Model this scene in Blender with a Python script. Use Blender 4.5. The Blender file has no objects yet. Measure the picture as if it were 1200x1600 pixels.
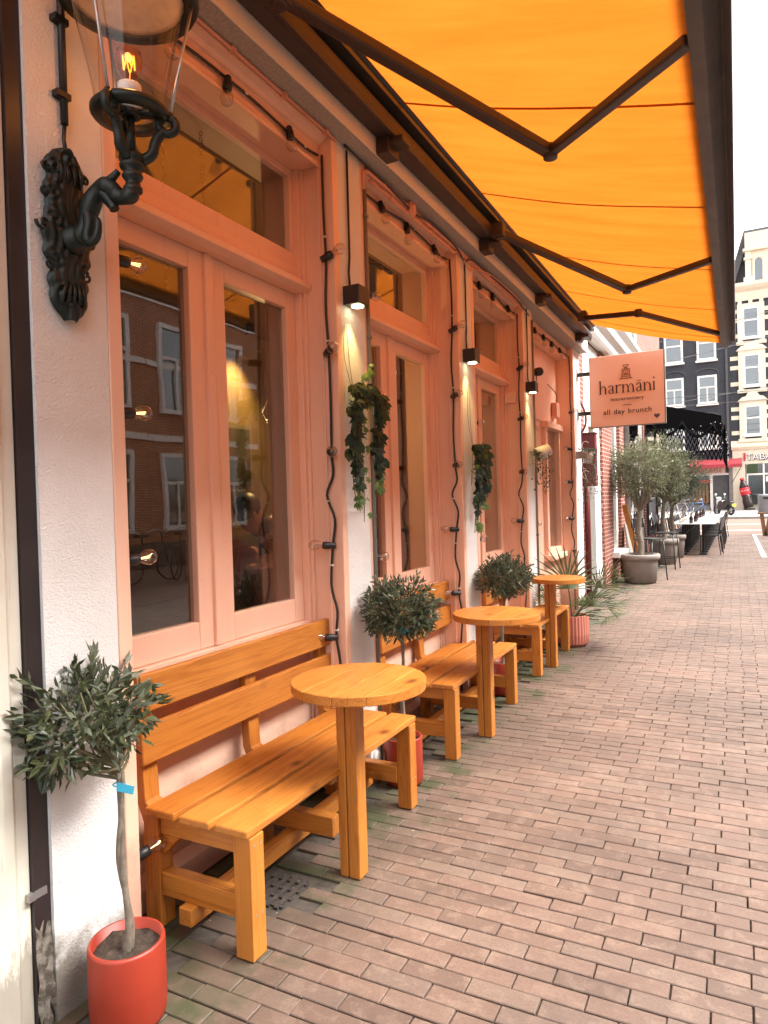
import bpy, math, random
import numpy as np
from mathutils import Vector, Matrix
random.seed(7)
RNG = np.random.default_rng(11)
D = bpy.data
S = bpy.context.scene
COL = S.collection
R = math.radians

# ------------------------------------------------------------------ camera
cam = D.cameras.new('camera')
co = D.objects.new('camera', cam)
COL.objects.link(co)
YAW, PITCH, ROLL = .47548, -.012107, -.029872
F_ = Vector((-math.sin(YAW)*math.cos(PITCH), math.cos(YAW)*math.cos(PITCH), math.sin(PITCH)))
R_ = Vector((math.cos(YAW), math.sin(YAW), 0))
U_ = R_.cross(F_)
R2 = R_*math.cos(ROLL)+U_*math.sin(ROLL)
U2 = U_*math.cos(ROLL)-R_*math.sin(ROLL)
mw = Matrix((( R2.x, U2.x, -F_.x, 0), (R2.y, U2.y, -F_.y, 0), (R2.z, U2.z, -F_.z, 1.45), (0, 0, 0, 1)))
co.matrix_world = mw
cam.sensor_fit = 'VERTICAL'
cam.sensor_height = 36
cam.lens = 36*1072.6/1600
cam.clip_start = .05
cam.clip_end = 1500
S.camera = co

# ------------------------------------------------------------------ sky, sun, exposure
SUN_EL, SUN_AZ = 56, 72          # azimuth measured from +Y towards +X
w = D.worlds.new('World')
S.world = w
w.use_nodes = True
wn, wl = w.node_tree.nodes, w.node_tree.links
for n in list(wn): wn.remove(n)
sky = wn.new('ShaderNodeTexSky')
sky.sky_type = 'NISHITA'
sky.sun_disc = False
sky.sun_elevation = R(SUN_EL)
sky.sun_rotation = R(SUN_AZ)
sky.air_density = 1.0
sky.dust_density = 4.0
sky.ozone_density = 1.0
bw = wn.new('ShaderNodeRGBToBW')
mixw = wn.new('ShaderNodeMixRGB')
mixw.inputs[0].default_value = .86
tint = wn.new('ShaderNodeMixRGB'); tint.blend_type = 'MULTIPLY'; tint.inputs[0].default_value = 1
tint.inputs[2].default_value = (1.2, 1.19, 1.17, 1)
bg = wn.new('ShaderNodeBackground')
bg.inputs[1].default_value = .15
wo = wn.new('ShaderNodeOutputWorld')
wl.new(sky.outputs[0], bw.inputs[0])
wl.new(sky.outputs[0], mixw.inputs[1])
wl.new(bw.outputs[0], mixw.inputs[2])
wl.new(mixw.outputs[0], tint.inputs[1])
wl.new(tint.outputs[0], bg.inputs[0])
wl.new(bg.outputs[0], wo.inputs[0])
sl = D.lights.new('sun', 'SUN')
sl.energy = 1.3
sl.angle = R(40)
sl.color = (1, .95, .88)
so = D.objects.new('sun', sl)
COL.objects.link(so)
sd = Vector((math.sin(R(SUN_AZ))*math.cos(R(SUN_EL)), math.cos(R(SUN_AZ))*math.cos(R(SUN_EL)), math.sin(R(SUN_EL))))
so.rotation_euler = sd.to_track_quat('Z', 'Y').to_euler()
so.location = (8, 4, 20)
S.view_settings.view_transform = 'Standard'
S.view_settings.look = 'None'
S.view_settings.gamma = 1
S.view_settings.exposure = 2.6
cy = S.cycles
cy.max_bounces, cy.diffuse_bounces, cy.glossy_bounces, cy.transmission_bounces, cy.transparent_max_bounces = 6, 4, 3, 3, 12
cy.caustics_reflective = cy.caustics_refractive = False

# ------------------------------------------------------------------ materials
def newmat(name):
    m = D.materials.new(name); m.use_nodes = True
    nt = m.node_tree
    for n in list(nt.nodes): nt.nodes.remove(n)
    o = nt.nodes.new('ShaderNodeOutputMaterial')
    return m, nt, o
def N(nt, t, **kw):
    n = nt.nodes.new(t)
    for k, v in kw.items(): setattr(n, k, v)
    return n
def rgba(c): return (c[0], c[1], c[2], 1)
def coordnode(nt, scale=(1, 1, 1), rnd=0, src='Object'):
    tc = N(nt, 'ShaderNodeTexCoord'); mp = N(nt, 'ShaderNodeMapping')
    mp.inputs['Scale'].default_value = scale
    if src == 'World':
        g = N(nt, 'ShaderNodeNewGeometry'); nt.links.new(g.outputs['Position'], mp.inputs['Vector'])
    else:
        nt.links.new(tc.outputs[src], mp.inputs['Vector'])
    if rnd:
        oi = N(nt, 'ShaderNodeObjectInfo'); mm = N(nt, 'ShaderNodeMath', operation='MULTIPLY')
        mm.inputs[1].default_value = rnd
        nt.links.new(oi.outputs['Random'], mm.inputs[0]); nt.links.new(mm.outputs[0], mp.inputs['Location'])
    return mp.outputs[0]
def noise(nt, vec, scale, detail=4, rough=.6, dist=0):
    n = N(nt, 'ShaderNodeTexNoise')
    n.inputs['Scale'].default_value = scale; n.inputs['Detail'].default_value = detail
    n.inputs['Roughness'].default_value = rough; n.inputs['Distortion'].default_value = dist
    nt.links.new(vec, n.inputs['Vector'])
    return n.outputs['Fac']
def ramp(nt, fac, stops):
    r = N(nt, 'ShaderNodeValToRGB')
    el = r.color_ramp.elements
    while len(el) < len(stops): el.new(.5)
    for e, (p, c) in zip(el, stops):
        e.position = p; e.color = rgba(c) if not isinstance(c, (int, float)) else (c, c, c, 1)
    nt.links.new(fac, r.inputs[0])
    return r.outputs[0]
def mixc(nt, fac, a, b, mode='MIX'):
    m = N(nt, 'ShaderNodeMixRGB', blend_type=mode)
    for i, v in ((0, fac), (1, a), (2, b)):
        if isinstance(v, (int, float)): m.inputs[i].default_value = v if i == 0 else (v, v, v, 1)
        elif isinstance(v, tuple): m.inputs[i].default_value = rgba(v)
        else: nt.links.new(v, m.inputs[i])
    return m.outputs[0]
def bumpn(nt, h, strength=.3, dist=.01):
    b = N(nt, 'ShaderNodeBump'); b.inputs['Strength'].default_value = strength; b.inputs['Distance'].default_value = dist
    nt.links.new(h, b.inputs['Height'])
    return b.outputs[0]
def prin(nt, o, col, rough=.6, metal=0, spec=.5, normal=None, coat=0):
    p = N(nt, 'ShaderNodeBsdfPrincipled')
    if isinstance(col, tuple): p.inputs['Base Color'].default_value = rgba(col)
    else: nt.links.new(col, p.inputs['Base Color'])
    if isinstance(rough, (int, float)): p.inputs['Roughness'].default_value = rough
    else: nt.links.new(rough, p.inputs['Roughness'])
    p.inputs['Metallic'].default_value = metal
    p.inputs['Specular IOR Level'].default_value = spec
    p.inputs['Coat Weight'].default_value = coat
    p.inputs['Coat Roughness'].default_value = .2
    if normal: nt.links.new(normal, p.inputs['Normal'])
    if o: nt.links.new(p.outputs[0], o.inputs[0])
    return p
def simple(name, c, c2=None, scale=6, rough=.6, bump=0, bscale=40, bdist=.004, metal=0, spec=.5, src='Object', rnd=3, lo=.35, hi=.65, coat=0, detail=5):
    m, nt, o = newmat(name)
    v = coordnode(nt, rnd=rnd, src=src)
    col = c
    if c2: col = mixc(nt, ramp(nt, noise(nt, v, scale, detail), [(lo, 0.), (hi, 1.)]), c, c2)
    nm = bumpn(nt, noise(nt, v, bscale, 5), bump, bdist) if bump else None
    prin(nt, o, col, rough, metal, spec, nm, coat)
    return m
def emit(name, c, s):
    m, nt, o = newmat(name); e = N(nt, 'ShaderNodeEmission'); e.inputs[0].default_value = rgba(c); e.inputs[1].default_value = s
    nt.links.new(e.outputs[0], o.inputs[0]); return m
def glassmat(name, ior=1.5, boost=1.6, tintc=(.93, .95, .94), rough=0, wave=0):
    m, nt, o = newmat(name)
    t = N(nt, 'ShaderNodeBsdfTransparent'); t.inputs[0].default_value = rgba(tintc)
    g = N(nt, 'ShaderNodeBsdfGlossy'); g.inputs['Roughness'].default_value = rough
    if wave: nt.links.new(bumpn(nt, noise(nt, coordnode(nt, src='World'), 2.6, 2, .4), wave, .02), g.inputs['Normal'])
    # Schlick reflectance of a thin sheet, the same seen from either side
    ge = N(nt, 'ShaderNodeNewGeometry'); dt = N(nt, 'ShaderNodeVectorMath', operation='DOT_PRODUCT')
    nt.links.new(ge.outputs['Normal'], dt.inputs[0]); nt.links.new(ge.outputs['Incoming'], dt.inputs[1])
    ab = N(nt, 'ShaderNodeMath', operation='ABSOLUTE'); nt.links.new(dt.outputs['Value'], ab.inputs[0])
    om = N(nt, 'ShaderNodeMath', operation='SUBTRACT'); om.inputs[0].default_value = 1; nt.links.new(ab.outputs[0], om.inputs[1])
    pw = N(nt, 'ShaderNodeMath', operation='POWER'); pw.inputs[1].default_value = 5; nt.links.new(om.outputs[0], pw.inputs[0])
    f0 = ((ior-1)/(ior+1))**2
    mm = N(nt, 'ShaderNodeMath', operation='MULTIPLY_ADD'); mm.inputs[1].default_value = (1-f0)*boost; mm.inputs[2].default_value = f0*boost; mm.use_clamp = True
    mx = N(nt, 'ShaderNodeMixShader')
    nt.links.new(pw.outputs[0], mm.inputs[0]); nt.links.new(mm.outputs[0], mx.inputs[0])
    nt.links.new(t.outputs[0], mx.inputs[1]); nt.links.new(g.outputs[0], mx.inputs[2]); nt.links.new(mx.outputs[0], o.inputs[0])
    return m
def wood(name, axis):
    m, nt, o = newmat(name)
    sc = [26, 26, 26]; sc[axis] = 1.3
    v = coordnode(nt, tuple(sc), rnd=40)
    sc2 = [150, 150, 150]; sc2[axis] = 3
    v2 = coordnode(nt, tuple(sc2), rnd=40)
    v3 = coordnode(nt, rnd=40)
    a = noise(nt, v, .9, 3, .5, 1.6)
    fine = noise(nt, v2, 1, 3, .6)
    big = noise(nt, v3, 3, 3, .5)
    wv = N(nt, 'ShaderNodeMath', operation='MULTIPLY'); wv.inputs[1].default_value = 26
    nt.links.new(a, wv.inputs[0])
    sn = N(nt, 'ShaderNodeMath', operation='SINE'); nt.links.new(wv.outputs[0], sn.inputs[0])
    ad = N(nt, 'ShaderNodeMath', operation='MULTIPLY_ADD'); ad.inputs[1].default_value = .5; ad.inputs[2].default_value = .5
    nt.links.new(sn.outputs[0], ad.inputs[0])
    c = ramp(nt, ad.outputs[0], [(0, (.47, .170, .024)), (.55, (.51, .19, .030)), (1, (.34, .105, .012))])
    c = mixc(nt, ramp(nt, fine, [(.35, .0), (.75, .5)]), c, (.29, .085, .009))
    c = mixc(nt, ramp(nt, big, [(.38, 0.), (.72, .55)]), c, (.55, .225, .045))
    vo = N(nt, 'ShaderNodeTexVoronoi'); vo.inputs['Scale'].default_value = 1
    ks = [5, 5, 5]; ks[axis] = 3.2
    nt.links.new(coordnode(nt, tuple(ks), rnd=40), vo.inputs['Vector'])
    c = mixc(nt, ramp(nt, vo.outputs['Distance'], [(.07, .9), (.10, .5), (.17, 0.)]), c, (.13, .036, .006))
    ov = N(nt, 'ShaderNodeObjectInfo'); c = mixc(nt, ramp(nt, ov.outputs['Random'], [(0, .30), (1, 0.)]), c, (.33, .10, .012))
    nm = bumpn(nt, mixc(nt, .5, ad.outputs[0], fine), .12, .002)
    prin(nt, o, c, .48, 0, .4, nm, .05)
    return m
def brickmat(name, c1, c2, mortar, bw_=.21, rh=.0625, axis='x', src='World'):
    """running-bond masonry on a wall facing x ('x'), facing y ('y') or a floor ('z')"""
    m, nt, o = newmat(name)
    g = N(nt, 'ShaderNodeNewGeometry'); sp = N(nt, 'ShaderNodeSeparateXYZ'); cb = N(nt, 'ShaderNodeCombineXYZ')
    nt.links.new(g.outputs['Position'], sp.inputs[0])
    nt.links.new(sp.outputs[{'x': 'Y', 'y': 'X', 'z': 'X', 'b': 'X'}[axis]], cb.inputs[0])
    nt.links.new(sp.outputs['Y' if axis == 'z' else 'Z'], cb.inputs[1])
    if axis == 'b':
        ad = N(nt, 'ShaderNodeMath', operation='ADD'); nt.links.new(sp.outputs['X'], ad.inputs[0]); nt.links.new(sp.outputs['Y'], ad.inputs[1])
        nt.links.new(ad.outputs[0], cb.inputs[0])
    b = N(nt, 'ShaderNodeTexBrick')
    b.inputs['Scale'].default_value = 1; b.inputs['Brick Width'].default_value = bw_; b.inputs['Row Height'].default_value = rh
    b.inputs['Mortar Size'].default_value = .006; b.inputs['Mortar Smooth'].default_value = .2
    b.inputs['Color1'].default_value = rgba(c1); b.inputs['Color2'].default_value = rgba(c2); b.inputs['Mortar'].default_value = rgba(mortar)
    nt.links.new(cb.outputs[0], b.inputs['Vector'])
    nz = noise(nt, g.outputs['Position'], 3, 5)
    c = mixc(nt, ramp(nt, nz, [(.3, .45), (.7, 0.)]), b.outputs['Color'], tuple(x*.5 for x in c1))
    inv = N(nt, 'ShaderNodeInvert'); nt.links.new(b.outputs['Fac'], inv.inputs['Color'])
    prin(nt, o, c, .85, 0, .3, bumpn(nt, inv.outputs[0], .5, .006))
    return m

M = {}
def pinkpaint():
    m, nt, o = newmat('salmon_paint')
    v = coordnode(nt, src='World')
    c = mixc(nt, ramp(nt, noise(nt, v, 2.2, 5), [(.35, 0.), (.7, 1.)]), (.84, .535, .395), (.78, .485, .35))
    sc = coordnode(nt, (9, 9, .8), src='World')
    c = mixc(nt, ramp(nt, noise(nt, sc, 1.5, 5, .65), [(.56, 0.), (.8, .35)]), c, (.58, .36, .28))
    sp = N(nt, 'ShaderNodeSeparateXYZ'); nt.links.new(v, sp.inputs[0])
    mu = N(nt, 'ShaderNodeMath', operation='MULTIPLY_ADD'); mu.inputs[1].default_value = -.5; nt.links.new(noise(nt, v, 7, 6, .7), mu.inputs[0]); nt.links.new(sp.outputs['Z'], mu.inputs[2])
    c = mixc(nt, ramp(nt, mu.outputs[0], [(-.0, .55), (.16, 0.)]), c, (.33, .19, .14))
    c = mixc(nt, ramp(nt, noise(nt, v, 55, 3, .6), [(.70, 0.), (.74, .55)]), c, (.42, .24, .17))     # small chips and fly specks
    br = noise(nt, coordnode(nt, (90, 12, 12), src='World'), 2, 4, .6)
    prin(nt, o, c, .48, 0, .4, bumpn(nt, br, .22, .003)); return m
M['pink'] = pinkpaint()
def stucco():
    m, nt, o = newmat('white_stucco')
    v = coordnode(nt, src='World')
    c = mixc(nt, ramp(nt, noise(nt, v, 3.0, 6), [(.35, 0.), (.7, 1.)]), (.78, .765, .745), (.68, .665, .645))
    # splash dirt rises unevenly from the pavement
    sp = N(nt, 'ShaderNodeSeparateXYZ'); nt.links.new(v, sp.inputs[0])
    nz = noise(nt, v, 9, 6, .7)
    mu = N(nt, 'ShaderNodeMath', operation='MULTIPLY_ADD'); mu.inputs[1].default_value = -.28; nt.links.new(nz, mu.inputs[0]); nt.links.new(sp.outputs['Z'], mu.inputs[2])
    d = ramp(nt, mu.outputs[0], [(0, .9), (.1, 0.)])
    c = mixc(nt, d, c, (.13, .11, .085))
    spk = ramp(nt, noise(nt, v, 120, 3, .5), [(.72, 0.), (.78, .5)])
    c = mixc(nt, spk, c, (.35, .32, .29))
    n1 = noise(nt, coordnode(nt, (1, 1, 1.6), src='World'), 95, 4, .55, .3)
    prin(nt, o, c, .8, 0, .3, bumpn(nt, n1, .55, .009)); return m
M['stucco'] = stucco()
M['cream'] = simple('cream_gloss_paint', (.72, .68, .58), (.60, .56, .46), 4, .45, .15, 50, .003, src='World')
def rotwood():
    m, nt, o = newmat('weathered_cream_paint')
    v = coordnode(nt, src='World'); sp = N(nt, 'ShaderNodeSeparateXYZ'); nt.links.new(v, sp.inputs[0])
    c = mixc(nt, ramp(nt, noise(nt, v, 4, 5), [(.35, 0.), (.7, 1.)]), (.72, .69, .60), (.62, .585, .49))
    mu = N(nt, 'ShaderNodeMath', operation='MULTIPLY_ADD'); mu.inputs[1].default_value = -.38; nt.links.new(noise(nt, coordnode(nt, (30, 30, 9), src='World'), 1, 6, .75), mu.inputs[0]); nt.links.new(sp.outputs['Z'], mu.inputs[2])
    c = mixc(nt, ramp(nt, mu.outputs[0], [(0.0, .75), (.06, 0.)]), c, (.24, .21, .17))
    ck = noise(nt, coordnode(nt, (70, 70, 3), src='World'), 1, 5, .7)
    c = mixc(nt, ramp(nt, ck, [(.66, 0.), (.70, .5)]), c, (.34, .30, .23))
    prin(nt, o, c, .5, 0, .4, bumpn(nt, noise(nt, v, 40, 4), .2, .004)); return m
M['rotwood'] = rotwood()
M['blackpaint'] = simple('black_brown_paint', (.018, .012, .012), (.03, .02, .02), 5, .45, .15, 30, .003)
M['wood_x'], M['wood_y'], M['wood_z'] = wood('honey_pine_x', 0), wood('honey_pine_y', 1), wood('honey_pine_z', 2)
M['redpot'] = simple('red_glazed_pot', (.22, .018, .006), (.27, .027, .011), 4, .45, .05, 30, .002, spec=.5)
M['pinkpot'] = simple('dusty_pink_pot', (.48, .16, .11), (.52, .19, .14), 6, .6)
M['soil'] = simple('potting_soil', (.022, .014, .009), (.06, .04, .026), 60, .95, .9, 90, .01)
M['bark'] = simple('olive_bark', (.12, .095, .068), (.20, .165, .125), 30, .85, .6, 60, .006)
M['twig'] = simple('green_twig', (.16, .13, .07), (.10, .10, .05), 20, .8)
def leafmat(name, top, top2, back, rough=.45, trans=.25):
    m, nt, o = newmat(name)
    at = N(nt, 'ShaderNodeAttribute'); at.attribute_name = 'rnd'
    oi = N(nt, 'ShaderNodeObjectInfo')
    ad = N(nt, 'ShaderNodeMath', operation='ADD'); nt.links.new(at.outputs['Fac'], ad.inputs[0]); nt.links.new(oi.outputs['Random'], ad.inputs[1])
    fr = N(nt, 'ShaderNodeMath', operation='FRACT'); nt.links.new(ad.outputs[0], fr.inputs[0])
    c = mixc(nt, ramp(nt, fr.outputs[0], [(.2, 0.), (1, 1.)]), top, top2)
    g = N(nt, 'ShaderNodeNewGeometry')
    c = mixc(nt, g.outputs['Backfacing'], c, back)
    p = prin(nt, None, c, rough, 0, .4)
    t = N(nt, 'ShaderNodeBsdfTranslucent'); nt.links.new(c, t.inputs[0])
    mx = N(nt, 'ShaderNodeMixShader'); mx.inputs[0].default_value = trans
    nt.links.new(p.outputs[0], mx.inputs[1]); nt.links.new(t.outputs[0], mx.inputs[2]); nt.links.new(mx.outputs[0], o.inputs[0])
    return m
M['olive'] = leafmat('olive_leaf', (.028, .042, .022), (.115, .13, .055), (.15, .17, .115), .36, .2)
M['olive_far'] = leafmat('silver_olive_leaf', (.075, .085, .034), (.19, .19, .085), (.20, .21, .13))
M['ivy'] = leafmat('ivy_leaf', (.012, .030, .016), (.030, .058, .022), (.06, .09, .045), .5)
M['ivy_young'] = leafmat('young_ivy_leaf', (.09, .17, .04), (.13, .20, .05), (.13, .2, .09), .5)
M['trail'] = leafmat('trailing_leaf', (.04, .06, .035), (.09, .11, .06), (.12, .15, .09), .5)
M['palm'] = leafmat('palm_blade', (.055, .085, .030), (.12, .14, .055), (.11, .14, .07), .5, .2)
M['iron'] = simple('green_black_iron', (.006, .012, .0105), (.011, .018, .0155), 14, .42, .3, 60, .002, spec=.35)
M['black'] = simple('black_plastic', (.010, .010, .011), None, rough=.45)
M['blackcloth'] = simple('black_cloth', (.008, .008, .009), None, rough=1, spec=.05)
M['rustiron'] = simple('dirty_cast_iron', (.03, .024, .02), (.055, .043, .034), 30, .8, .4, 60, .003)
M['blackmetal'] = simple('black_metal', (.014, .014, .015), (.022, .021, .02), 8, .42)
M['brownmetal'] = simple('dark_brown_aluminium', (.030, .019, .016), (.042, .027, .022), 6, .5, .05, 30)
M['greybar'] = simple('weathered_grey_bar', (.078, .074, .075), (.11, .103, .10), 7, .55, .2, 40, .003)
M['concrete'] = simple('speckled_concrete', (.42, .41, .39), (.30, .29, .27), 70, .9, .4, 80, .004, src='World')
M['greypipe'] = simple('grey_conduit', (.16, .15, .14), None, rough=.5)
M['pinkpipe'] = simple('painted_conduit', (.66, .33, .23), (.58, .30, .22), 8, .5)
M['steel'] = simple('galvanised_steel', (.45, .45, .45), (.35, .35, .35), 12, .4, metal=.8)
M['whiteplastic'] = simple('white_plastic', (.70, .69, .67), (.55, .54, .51), 9, .5)
M['reflector'] = simple('aged_reflector', (.46, .40, .36), (.36, .31, .28), 20, .6)
M['porcelain'] = simple('porcelain', (.82, .80, .76), None, rough=.25)
M['bulb_off'] = glassmat('clear_bulb_glass', 1.5, 2.4, (.90, .84, .79))
M['glow_bulb'] = glassmat('glow_tinted_bulb_glass', 1.5, 1.5, (1, .72, .45))  # orange glow of the lit bulb put into the glass tint
M['lampglass'] = glassmat('lantern_glass', 1.45, .9, (.96, .94, .92))
M['pane'] = glassmat('window_pane', 1.52, 2.5, (.88, .88, .87), wave=.05)
M['pane_far'] = glassmat('far_window_pane', 1.6, 3.2, (.5, .55, .6))
M['filament'] = emit('glowing_filament', (1, .30, .03), 1.1)
M['filament_dim'] = emit('faint_filament', (1, .5, .16), 1.6)
M['lens'] = emit('warm_lamp_lens', (1, .86, .5), 2.5)
M['bluetag'] = simple('blue_plastic_tag', (.05, .38, .55), None, rough=.4)
def canvas():
    m, nt, o = newmat('orange_awning_canvas')
    v = coordnode(nt, src='World')
    c = mixc(nt, ramp(nt, noise(nt, coordnode(nt, (.7, 4, 1), src='World'), 2, 6, .65), [(.35, 0.), (.7, 1.)]), (.385, .10, .0105), (.315, .077, .007))
    d = N(nt, 'ShaderNodeBsdfDiffuse'); nt.links.new(c, d.inputs[0])
    t = N(nt, 'ShaderNodeBsdfTranslucent'); nt.links.new(c, t.inputs[0])
    mx = N(nt, 'ShaderNodeMixShader'); mx.inputs[0].default_value = .62
    b = bumpn(nt, noise(nt, coordnode(nt, (3, 30, 1), src='World'), 1.5, 4), .25, .01)
    nt.links.new(b, d.inputs['Normal'])
    nt.links.new(d.outputs[0], mx.inputs[1]); nt.links.new(t.outputs[0], mx.inputs[2]); nt.links.new(mx.outputs[0], o.inputs[0])
    return m
M['canvas'] = canvas()
def seammat():
    m, nt, o = newmat('stitched_canvas_seam')
    d = N(nt, 'ShaderNodeBsdfDiffuse'); d.inputs[0].default_value = (.26, .075, .010, 1)
    t = N(nt, 'ShaderNodeBsdfTranslucent'); t.inputs[0].default_value = (.34, .10, .012, 1)
    mx = N(nt, 'ShaderNodeMixShader'); mx.inputs[0].default_value = .5
    nt.links.new(d.outputs[0], mx.inputs[1]); nt.links.new(t.outputs[0], mx.inputs[2]); nt.links.new(mx.outputs[0], o.inputs[0]); return m
M['canvas_seam'] = seammat()
M['sign'] = simple('peach_sign_panel', (.88, .60, .48), (.84, .56, .44), 3, .45)
M['signink'] = simple('dark_brown_ink', (.035, .018, .016), None, rough=.6)
M['greyink'] = simple('grey_sticker', (.09, .07, .075), None, rough=.6)
M['darkred'] = simple('dark_red_enamel', (.095, .012, .014), (.12, .018, .018), 6, .4)
M['whiteink'] = simple('white_lettering', (.75, .72, .70), None, rough=.5)
M['redbrick'] = brickmat('red_house_brick', (.27, .075, .048), (.20, .055, .04), (.52, .46, .40), .21, .064, 'b')
M['farbrick'] = brickmat('brown_house_brick', (.19, .07, .045), (.14, .055, .04), (.3, .27, .24), .22, .066, 'b')
M['oppbrick'] = brickmat('orange_house_brick', (.44, .17, .08), (.36, .13, .065), (.5, .45, .4), .22, .066, 'b')
M['greybrick'] = brickmat('painted_grey_brick', (.058, .062, .072), (.05, .053, .063), (.05, .052, .06), .22, .066, 'b')
M['whitepaint'] = simple('white_window_paint', (.78, .76, .72), (.72, .70, .66), 4, .5, src='World')
M['creamstone'] = simple('cream_painted_stone', (.74, .67, .53), (.68, .61, .47), 3, .7, .15, 20, .006, src='World')
M['darkgreen'] = simple('dark_green_door', (.012, .022, .017), None, rough=.4)
M['slate'] = simple('slate_roof', (.06, .06, .065), (.09, .09, .095), 12, .7)
M['planter'] = simple('grey_clay_planter', (.20, .17, .15), (.26, .225, .20), 6, .85, .3, 40, .004)
M['tabletop'] = simple('white_table_top', (.68, .67, .66), (.62, .61, .60), 10, .35)
M['darkglass'] = simple('dark_bottle_glass', (.03, .008, .006), None, rough=.1)
M['redcloth'] = simple('red_awning_cloth', (.36, .04, .05), (.30, .035, .045), 5, .8)
M['redsign'] = simple('red_lettering', (.42, .03, .04), None, rough=.5)
M['massageboard'] = simple('beige_sign_board', (.60, .47, .38), None, rough=.6)
M['cola'] = simple('cola_brown', (.03, .016, .014), None, rough=.15)
M['colalabel'] = simple('red_bottle_label', (.6, .02, .03), None, rough=.4)
M['binmetal'] = simple('grey_bin_metal', (.17, .17, .18), (.2, .2, .21), 5, .45)
M['postwood'] = simple('brown_post_wood', (.28, .15, .075), (.2, .1, .05), 15, .8)
M['roadpaint'] = simple('white_road_paint', (.75, .73, .70), (.6, .58, .55), 8, .8, src='World')
M['kerb'] = simple('grey_kerb_stone', (.26, .24, .225), (.21, .19, .18), 5, .9, src='World')
M['wire'] = simple('overhead_wire', (.05, .05, .05), None, rough=.6)
M['rubber'] = simple('tyre_rubber', (.015, .015, .015), None, rough=.8)
M['bluepaint'] = simple('blue_cycle_paint', (.06, .2, .45), None, rough=.35)
M['whitepaintgloss'] = simple('white_cycle_paint', (.7, .7, .7), None, rough=.3)
M['yellowplate'] = simple('yellow_plate', (.7, .5, .05), None, rough=.5)
M['roomwall'] = simple('mustard_room_wall', (.30, .20, .075), (.24, .15, .055), 2, .8)
M['roomdark'] = simple('dark_room_surface', (.035, .025, .02), (.05, .035, .026), 3, .7)
M['roomfloor'] = simple('dark_room_floor', (.06, .035, .02), (.04, .025, .015), 5, .5)
M['roomceil'] = simple('brown_room_ceiling', (.14, .075, .035), None, rough=.8)
M['innerpink'] = simple('inner_reveal_paint', (.42, .23, .18), (.36, .2, .15), 4, .6)
M['skin'] = simple('skin', (.42, .22, .15), None, rough=.5)
M['hair'] = simple('dark_hair', (.012, .009, .008), None, rough=.5)
M['shirt'] = simple('dusty_pink_shirt', (.36, .17, .13), (.30, .14, .11), 8, .8)
M['browncoat'] = simple('brown_top', (.10, .055, .05), None, rough=.8)
M['frame_gold'] = simple('pale_picture_frame', (.30, .24, .15), None, rough=.5)
M['print'] = simple('dark_picture_print', (.05, .05, .045), (.16, .14, .11), 5, .5)
M['roompart'] = M['roomdark']

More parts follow.
